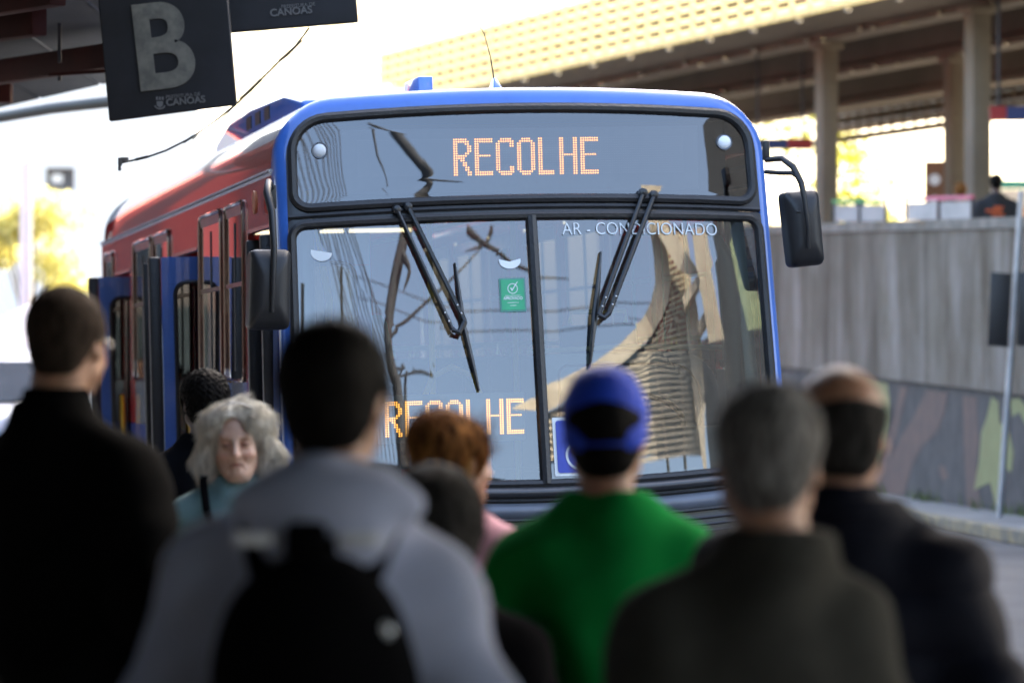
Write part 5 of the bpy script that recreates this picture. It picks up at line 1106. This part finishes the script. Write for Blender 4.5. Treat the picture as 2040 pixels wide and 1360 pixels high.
b = MB(); b.tube([P.hp((-.050, -.098, -.008)), P.hp((-.024, -.117, -.010)), P.hp((.024, -.117, -.010)), P.hp((.050, -.098, -.008))], .010, 8, ry=.4); b.build('strap', M_cap, cap_t, smooth=True)
V = []; n = 14
for k in range(n + 1):
    a = R(-62 + 124 * k / n)
    for r_, dz in ((0, 0), (.035, -.004), (.068, -.014)): V.append(P.hp((math.sin(a) * (.086 + r_ * .25), math.cos(a) * (.098 + r_), .030 + dz - .012 * abs(math.sin(a)))))
F = [(k * 3 + j, k * 3 + j + 1, (k + 1) * 3 + j + 1, (k + 1) * 3 + j) for k in range(n) for j in range(2)]; br = mesh_obj('brim', V, F, M_cap, cap_t, smooth=True); sm = br.modifiers.new('thickness', 'SOLIDIFY'); sm.thickness = .004
b = MB(); b.lathe([(.001, .006), (.006, .004), (.008, 0)], tuple(P.hp((0, -.010, .146))), 'z', 12); b.build('top_button', M_cap, cap_t, smooth=True)

# 8 -- grey haired person in grey green jacket
x, y = wxy(1496, 6.15); P = Person('person with short grey hair and a dark grey green jacket in the right foreground', (x, y, 0), 1.622, R(10), S_tan, w=.90, head=(R(-12), R(4), R(3)), bulk=1.0, hs=1.04, nx=.030, sd=.01)
P.body(); P.jacket(mat('grey_green_jacket', (.046, .045, .038), .95, spec=.05, bump=.5, bscale=300, vscale=9), 'jacket', t=.030, hem=.70, fold=.009, seed=27, collar=.028); P.trousers(M_trk)
hf = P.hair_field(.009, SCALP, SHORT, .0014, 15); ho = hf.mesh('hair', H_grey, P.t); strands('hair_strands', ho, H_grey, .014, 11000, 13, up=.45, rad=.0006, seg=3)

# 9 -- balding person in navy puffer coat
x, y = wxy(1704, 7.15); P = Person('balding person in a dark navy puffer jacket behind the grey haired person', (x - .03, y, 0), 1.650, R(-8), S_tan, w=1.14, head=(R(12), R(3), R(-2)), bulk=1.12, hs=1.10)
P.body(); P.jacket(mat('navy_puffer', (.004, .005, .011), .7, spec=.12, bump=.3, bscale=120), 'puffer_jacket', t=.040, hem=.78, fold=.004, seed=31, collar=.05, puff=.016); P.trousers(M_trk)
hf = P.hair_field(.0045, SCALP, SHORT + [('p', (0, -.05, .040), (0, .30, 1))], .0025, 18, freq=38); ho = hf.mesh('hair', H_dgrey, P.t); strands('hair_strands', ho, H_dgrey, .014, 9000, 15, up=.3, rad=.0005, seg=3)

# 10 -- people beyond, on the station platform (their feet behind the wall)
def far(px, py, Y, label, H, sk, cloth, hair, wd=1., print_=None):
    x, y = wxy(px, Y); zt = top(py, Y); P = Person(label, (x, y, 2.4), zt - 2.4, 0, sk, w=wd, h=.016, bulk=1.1)
    P.body(); P.jacket(cloth, 'shirt', t=.03, hem=.80, fold=0, k=.05, h=.016); P.trousers(M_trk); hf = P.hair_field(.010, SCALP, SHORT, 0, h=.010); hf.mesh('hair', hair, P.t); return P
P = far(1985, 346, 49.0, 'person in a black T-shirt with an orange print standing behind the wall top', 1.75, S_dark, mat('black_tee', (.01, .01, .012), .8), H_black, 1.25)
b = MB()
for k, (u, v, ww) in enumerate(((-.05, .02, .20), (0, -.03, .16), (.01, .06, .12))): b.box((u, -.150, 1.34 + v), (ww, .012, .035))
q = b.build('shirt_print', mat('orange_print', (.50, .09, .02), .7), P.t); q['kind'] = 'stuff'
far(1914, 364, 51.0, 'person with reddish hair partly hidden behind the close pillars', 1.7, S_tan, mat('beige_top', (.35, .25, .2), .8), H_aub)
far(1713, 392, 56.0, 'small distant head showing above the green railed barrier', 1.6, S_tan, mat('dun_top', (.2, .18, .15), .8), H_black)

# 4 -- elderly person with silver hair, facing the camera
x, y = wxy(474, 12.4); P = Person('elderly person with wavy silver hair and beaded hairband in a pale teal jacket', (x, y, 0), 1.545, R(180 - 4), None, w=.95, head=(R(4), R(11), R(3)), hs=.97, h=.0045)
# skin with lips, blush and brows; shade of sockets and folds painted in
m = mat('skin_elder', (.54, .33, .23), .5, vscale=30, col2=(.64, .42, .31), bump=.2, bscale=160, sss=.12); P.sk = m
P.lo = (-.36, -.25, -.01); P.hi = (.36, .33, 1.60); bo = P.body(detail=True)
me = bo.data; n = len(me.vertices); co = np.empty(n * 3); me.vertices.foreach_get('co', co); co = co.reshape(-1, 3); loc = ((co - P.hc) @ P.M) / P.hs
col = np.ones((n, 4)); col[:, 3] = 1
def blob(c, r_, rgb, s=1.):
    d = np.sqrt((((loc - np.array(c)) / np.array(r_)) ** 2).sum(1)); w_ = np.clip(1.25 - d, 0, 1)[:, None] * s; w_ = np.clip(w_ * 1.6, 0, 1); col[:, :3] = col[:, :3] * (1 - w_) + np.array(rgb) * w_
for sg in (-1, 1):
    blob((sg * .042, .075, -.032), (.022, .03, .018), (1.0, .74, .70), .5); blob((sg * .031, .092, .025), (.020, .03, .0050), (.62, .54, .48), .8); blob((sg * .031, .09, .008), (.021, .04, .012), (.70, .55, .50), .8)
    blob((sg * .032, .090, .0045), (.0145, .04, .0040), (.10, .07, .06), 1.); blob((sg * .022, .090, -.079), (.004, .03, .012), (.8, .66, .6), .4); blob((sg * .028, .090, -.046), (.004, .03, .014), (.72, .56, .5), .6); blob((sg * .024, .09, -.002), (.017, .02, .006), (.80, .62, .58), .5)
blob((0, .092, -.0595), (.021, .02, .0065), (.66, .38, .38), .8); blob((0, .110, -.024), (.014, .02, .010), (1, .76, .72), .5)
blob((0, .1, -.0590), (.018, .03, .0024), (.28, .14, .13), .9); [blob((sg * .019, .095, -.0635), (.005, .03, .003), (.30, .16, .14), .9) for sg in (-1, 1)]
at = me.color_attributes.new('tone', 'FLOAT_COLOR', 'POINT'); at.data.foreach_set('color', col.ravel())
t_ = m.node_tree; bs = t_.nodes['Principled BSDF']; src = bs.inputs['Base Color'].links[0].from_socket; va = t_.nodes.new('ShaderNodeVertexColor'); va.layer_name = 'tone'; mxn = t_.nodes.new('ShaderNodeMix'); mxn.data_type = 'RGBA'; mxn.blend_type = 'MULTIPLY'; mxn.inputs[0].default_value = 1
t_.links.new(src, mxn.inputs[6]); t_.links.new(va.outputs[0], mxn.inputs[7]); t_.links.new(mxn.outputs[2], bs.inputs['Base Color'])
P.jacket(mat('teal_jacket', (.12, .21, .205), .75, bump=.3, bscale=200, vscale=4, var=.06), 'jacket', t=.028, hem=.72, fold=.005, seed=41, collar=.012, h=.006, fs=1.3); P.trousers(M_trk)
# hair: cap of hair over the crown, parted, with waved side masses
HW = [('e', (0, -.025, .042), (.082, .098, .088)), ('e', (.034, .022, .084), (.046, .050, .030), .03), ('e', (-.038, .026, .076), (.046, .052, .036), .03)]
for sg in (-1, 1): HW += [('e', (sg * .082, -.005, .030), (.026, .050, .060), .03), ('e', (sg * .098, -.005, -.040), (.032, .048, .050), .03), ('e', (sg * .094, .000, -.085), (.032, .042, .036), .03), ('e', (sg * .118, -.005, -.055), (.020, .035, .034), .02)]
HW += [('e', (0, -.07, -.05), (.07, .04, .07), .04)]
hf = P.hair_field(.006, HW, [('e', (0, .090, -.010), (.055, .060, .070)), ('e', (0, .085, -.07), (.056, .06, .06)), ('e', (.008, .105, .060), (.042, .062, .042))], .0035, 21, freq=48, h=.004)
ho = hf.mesh('hair', H_white, P.t)
def flow(Q):
    q = (Q - P.hc) @ P.M; s_ = np.where(q[:, 0] > .012, 1., -1.); t_ = np.clip((q[:, 2] - .02) / .07, 0, 1)
    F_ = np.stack([s_ * (.25 + 1.1 * t_) + .35 * np.sin(q[:, 2] * 70 + s_) * (1 - t_), .25 * np.sin(q[:, 2] * 90) - .35 * t_, -1.0 + .4 * t_], 1); return F_ @ P.M.T
strands('hair_strands', ho, H_white, .034, 36000, 17, comb=flow, up=.0, rad=.00055, wave=.006, seg=7, jit=.06)
bd = MB(); arcp = [P.hp((math.sin(R(a)) * .096, .030 + .022 * math.cos(R(a)), .040 + math.cos(R(a)) * .100)) for a in range(-78, 79, 6)]
bd.tube(arcp, .0035, 8, ry=.5); hb = thing('hairband', 'beaded hairband worn in the silver hair', 'hairband', (x, y, 0), R(176)); bd.build('band', M_silver, hb, smooth=True)
for a in range(-76, 77, 5):
    q = P.hp((math.sin(R(a)) * .0995, .034 + .022 * math.cos(R(a)), .040 + math.cos(R(a)) * .1035)); b = MB(); b.lathe([(.0006, -.0024), (.0024, -.0012), (.0024, .0012), (.0006, .0024)], tuple(q), 'z', 6); b.build('bead', M_white, hb, smooth=True)
sb = thing('shoulder_bag', 'black bag whose strap crosses the pale teal jacket', 'bag', (x, y, 0), R(176))
b = MB(); b.tube([(.100, -.13, 1.25), (.104, -.075, 1.335), (.106, .0, 1.352), (.102, .075, 1.315), (.080, .140, 1.22), (.02, .15, 1.05), (-.12, .13, .88), (-.20, .05, .80)], .013, 8, ry=.3); b.build('strap', M_pack, sb, smooth=True)
b = MB(); b.box((-.25, .04, .70), (.10, .28, .22)); b.build('bag_body', M_pack, sb, bevel=.03, seg=3)
# ================================================================== ACROSS THE ROAD (mirrored in the bus glass)
AZX = [560, 620, 800, 1000, 1100, 1200, 1300, 1400, 1480, 1560]; AZV = [-3, .2, 8.4, 18.6, 23.6, 29.4, 34.3, 39.4, 44, 48]
def rd(px, py, D):
    a = R(float(np.interp(px, AZX, AZV))); e = R(16.2 + (900 - py) * .0155)
    return Vector((.2 + (px - 1080) * .00246 + D * math.sin(a), 18.8 - D * math.cos(a), 1.65 + (750 - py) / 410 + D * math.tan(e)))
M_tan = mat('sunlit_concrete', (.46, .40, .30), .75, vscale=.6, col2=(.58, .52, .40), bump=.2, bscale=6)
M_slat2 = mat('ramp_slat', (.60, .52, .38), .7, vscale=1.5); M_shade = mat('ramp_backing', (.05, .042, .032), .8)
ramp = thing('footbridge_ramp', 'curved pale footbridge ramp with slatted cladding mirrored in the right windscreen pane', 'footbridge')
def ribbon(out, inn, D, th, name, m, par=ramp, smooth=False):
    V = []; n = len(out)
    for D_ in (D, D + th):
        V += [rd(x, y, D_) for x, y in out] + [rd(x, y, D_) for x, y in inn]
    F = []
    for k in range(n - 1): F += [(k, k + 1, n + k + 1, n + k), (2 * n + k, 3 * n + k, 3 * n + k + 1, 2 * n + k + 1), (k, 2 * n + k, 2 * n + k + 1, k + 1), (n + k, n + k + 1, 3 * n + k + 1, 3 * n + k)]
    F += [(0, n, 3 * n, 2 * n), (n - 1, 3 * n - 1, 4 * n - 1, 2 * n - 1)]
    b = MB(); b.add(V, F); return b.build(name, m, par)
def poly(pts, D, th, name, m, par=ramp):
    a = [rd(x, y, D) for x, y in pts]; c = [rd(x, y, D + th) for x, y in pts]; n = len(a); b = MB()
    b.add(a + c, [tuple(range(n)), tuple(range(2 * n - 1, n - 1, -1))] + [(i, (i + 1) % n, n + (i + 1) % n, n + i) for i in range(n)]); return b.build(name, m, par)
ribbon([(1290, 380), (1302, 437), (1306, 500), (1304, 560), (1290, 600), (1262, 640), (1215, 680), (1160, 715), (1105, 742), (1060, 765), (1000, 800)],
       [(1335, 380), (1330, 437), (1336, 500), (1337, 560), (1330, 600), (1312, 640), (1275, 680), (1232, 712), (1190, 735), (1140, 765), (1080, 810)], 30, .5, 'curved_parapet', M_tan)
# slats hung behind the parapet
for i in range(34):
    y0 = 470 + i * 13.4
    xl = float(np.interp(y0, [437, 560, 600, 640, 680, 712, 735, 765, 810, 930], [1330, 1337, 1330, 1312, 1275, 1232, 1190, 1140, 1082, 1082])); xr = 1368
    if i > 31: xl += 60
    n = 7; out = [(xl + (xr - xl) * k / n, y0 + 6 * (1 - k / n) ** 2) for k in range(n + 1)]; ribbon(out, [(x, y + 7.6) for x, y in out], 30.15, .25, 'slat', M_slat2)
poly([(1075, 470), (1375, 470), (1375, 925), (1075, 905)][:0] or [(1338, 460), (1372, 460), (1372, 925), (1075, 905), (1075, 815), (1190, 738), (1275, 682), (1330, 602)], 31.0, .2, 'backing', M_shade)
for (P) in ([(1282, 660), (1292, 750), (1298, 850), (1300, 940)], [(1336, 570), (1345, 700), (1342, 820), (1335, 940)], [(1320, 520), (1345, 560), (1362, 610), (1368, 700), (1362, 900)]):
    b = MB(); b.tube([rd(x, y, 30.6) for x, y in P], .09, 8); b.build('rib', M_tan, ramp, smooth=True)
poly([(1308, 440), (1338, 437), (1392, 540), (1400, 560), (1382, 560), (1355, 540)], 29.4, .5, 'diagonal_beam', M_tan)
poly([(1352, 470), (1380, 470), (1384, 545), (1376, 600), (1366, 640), (1360, 600), (1356, 540)], 30.2, .5, 'column', M_tan)
poly([(1362, 590), (1386, 575), (1390, 700), (1388, 800), (1378, 950), (1372, 950), (1366, 800), (1362, 690)], 29.8, .6, 'column', M_tan)
poly([(1392, 470), (1422, 470), (1424, 560), (1429, 640), (1436, 705), (1406, 705), (1399, 600), (1394, 540)], 29.0, .6, 'column', M_tan)
for P in ([(1360, 620), (1398, 575)], [(1386, 680), (1404, 655)]):
    b = MB(); b.bar(rd(*P[0], 29.3), rd(*P[1], 29.3), .3, .3); b.build('brace', M_tan, ramp)
# unseen dark block added to keep bright sky out of the glass
t = thing('dark_mirror_block', 'tall unseen dark block added to darken the right edge of the bus glass', 'building')
poly([(1384, 1500), (1640, 1500), (1640, -200), (1442, -200), (1430, 690), (1386, 705)], 48, 6, 'wall', M_intd, t)
poly([(1462, 482), (1472, 478), (1492, 560), (1508, 700), (1480, 700), (1470, 600)], 40, .3, 'green_fascia', mat('pale_green', (.34, .40, .22), .6), t)
def smooth_path(P, n=5):
    Q = []; P = [P[0]] + list(P) + [P[-1]]
    for i in range(1, len(P) - 2):
        a, b_, c, d = P[i - 1:i + 3]
        for k in range(n): t_ = k / n; Q.append(.5 * ((2 * b_) + (-a + c) * t_ + (2 * a - 5 * b_ + 4 * c - d) * t_ ** 2 + (-a + 3 * b_ - 3 * c + d) * t_ ** 3))
    return Q + [P[-2]]
# utility pole, trunk and cables mirrored in the left pane
M_wood = mat('pole_wood', (.022, .024, .028), .85, vscale=6, bump=.4); M_wire = mat('wire_black', (.02, .02, .022), .6)
t = thing('utility_pole', 'utility pole with crossarm and insulators mirrored low in the left windscreen pane', 'utility pole')
b = MB(); b.tube([rd(792, 1500, 60), rd(792, 900, 60), rd(790, 706, 60)], [.22, .2, .16], 10); b.build('pole', M_wood, t, smooth=True)
b = MB(); b.bar(rd(766, 716, 59.6), rd(854, 718, 59.6), .14, .14); b.build('crossarm', M_wood, t)
for x in (770, 808, 850): b = MB(); b.tube([rd(x, 716, 59.6), rd(x, 704, 59.6)], .09, 8); b.build('insulator', M_wood, t, smooth=True)
t = thing('dead_tree', 'leaning dark trunk mirrored in the left windscreen pane', 'tree')
b = MB(); b.tube(smooth_path([rd(790, 1300, 26), rd(782, 900, 26), rd(772, 760, 26), rd(760, 690, 26), rd(762, 620, 26), rd(775, 560, 26), rd(795, 490, 26), rd(812, 437, 26), rd(850, 380, 26), rd(860, 330, 26), rd(835, 290, 26), rd(790, 250, 26), rd(740, 215, 26)], 5), list(np.interp(np.linspace(0, 12, 61), range(13), [.4, .30, .24, .20, .20, .21, .22, .20, .19, .17, .15, .10, .03])), 10); b.build('trunk', M_wood, t, smooth=True)
for P, r_ in (([(850, 300), (880, 330), (930, 352)], .13), ([(765, 650), (830, 590), (900, 530), (960, 470), (985, 430)], .055), ([(930, 437), (965, 465), (1010, 500), (1060, 530), (1130, 540)], .10), ([(980, 437), (965, 465), (925, 480)], .10), ([(800, 490), (812, 520), (798, 560)], .16), ([(742, 240), (752, 290), (768, 330), (772, 395)], .07)):
    b = MB(); b.tube(smooth_path([rd(x, y, 25.6) for x, y in P]), list(r_ * np.linspace(1, .12, 5 * (len(P) - 1) + 1)), 8); b.build('branch', M_wood, t, smooth=True)
t = thing('overhead_cables', 'bundle of overhead cables mirrored at the left of the bus glass', 'cable')
rg = random.Random(3)
for i in range(11):
    x0 = 622 + i * 7; x1 = 700 + i * 8.5
    P = [(x0 - 26 + rg.uniform(-6, 6), 240), (x0 - 16, 330), (x0, 440), (x0 + (x1 - x0) * .35 + rg.uniform(-4, 4), 540), (x0 + (x1 - x0) * .7, 650), (x1, 780), (x1 + 20, 1000)]
    b = MB(); b.tube([rd(x, y, 34) for x, y in P], .030, 5); b.build('cable', M_wire, t)
for y in (640, 600):
    b = MB(); b.tube([rd(700, y - 60, 52), rd(900, y - 10, 52), rd(1100, y, 52), rd(1330, y + 5, 52)], .028, 5); b.build('cable', M_wire, t)

# unseen red and blue wall added at far left for the bus side to mirror
t = thing('mirrored_wall', 'unseen red and dark blue wall added at the far left for the side of the bus to mirror', 'wall', (-7.0, 46, 0))
b = MB(); b.box((-12, 1, 4.4), (24, 2, 4.0)); b.build('upper_wall', mat('mirrored_red', (.48, .05, .03), .6, vscale=.5), t)
b = MB(); b.box((-12, 1.03, 1.2), (24, 2, 2.39)); b.build('lower_wall', mat('mirrored_blue', (.025, .035, .10), .6), t)
for i in range(14): b = MB(); b.box((-1.0 - i * 1.75, -.02, 4.2), (.75, .1, 3.0)); b.build('recess', M_black, t)
for i in range(9): b = MB(); b.box((-1.5 - i * 2.6, .0, 1.3 + (i % 2) * .3), (.8, .12, 1.7)); b.build('opening', M_white if i % 3 == 0 else M_intd, t)
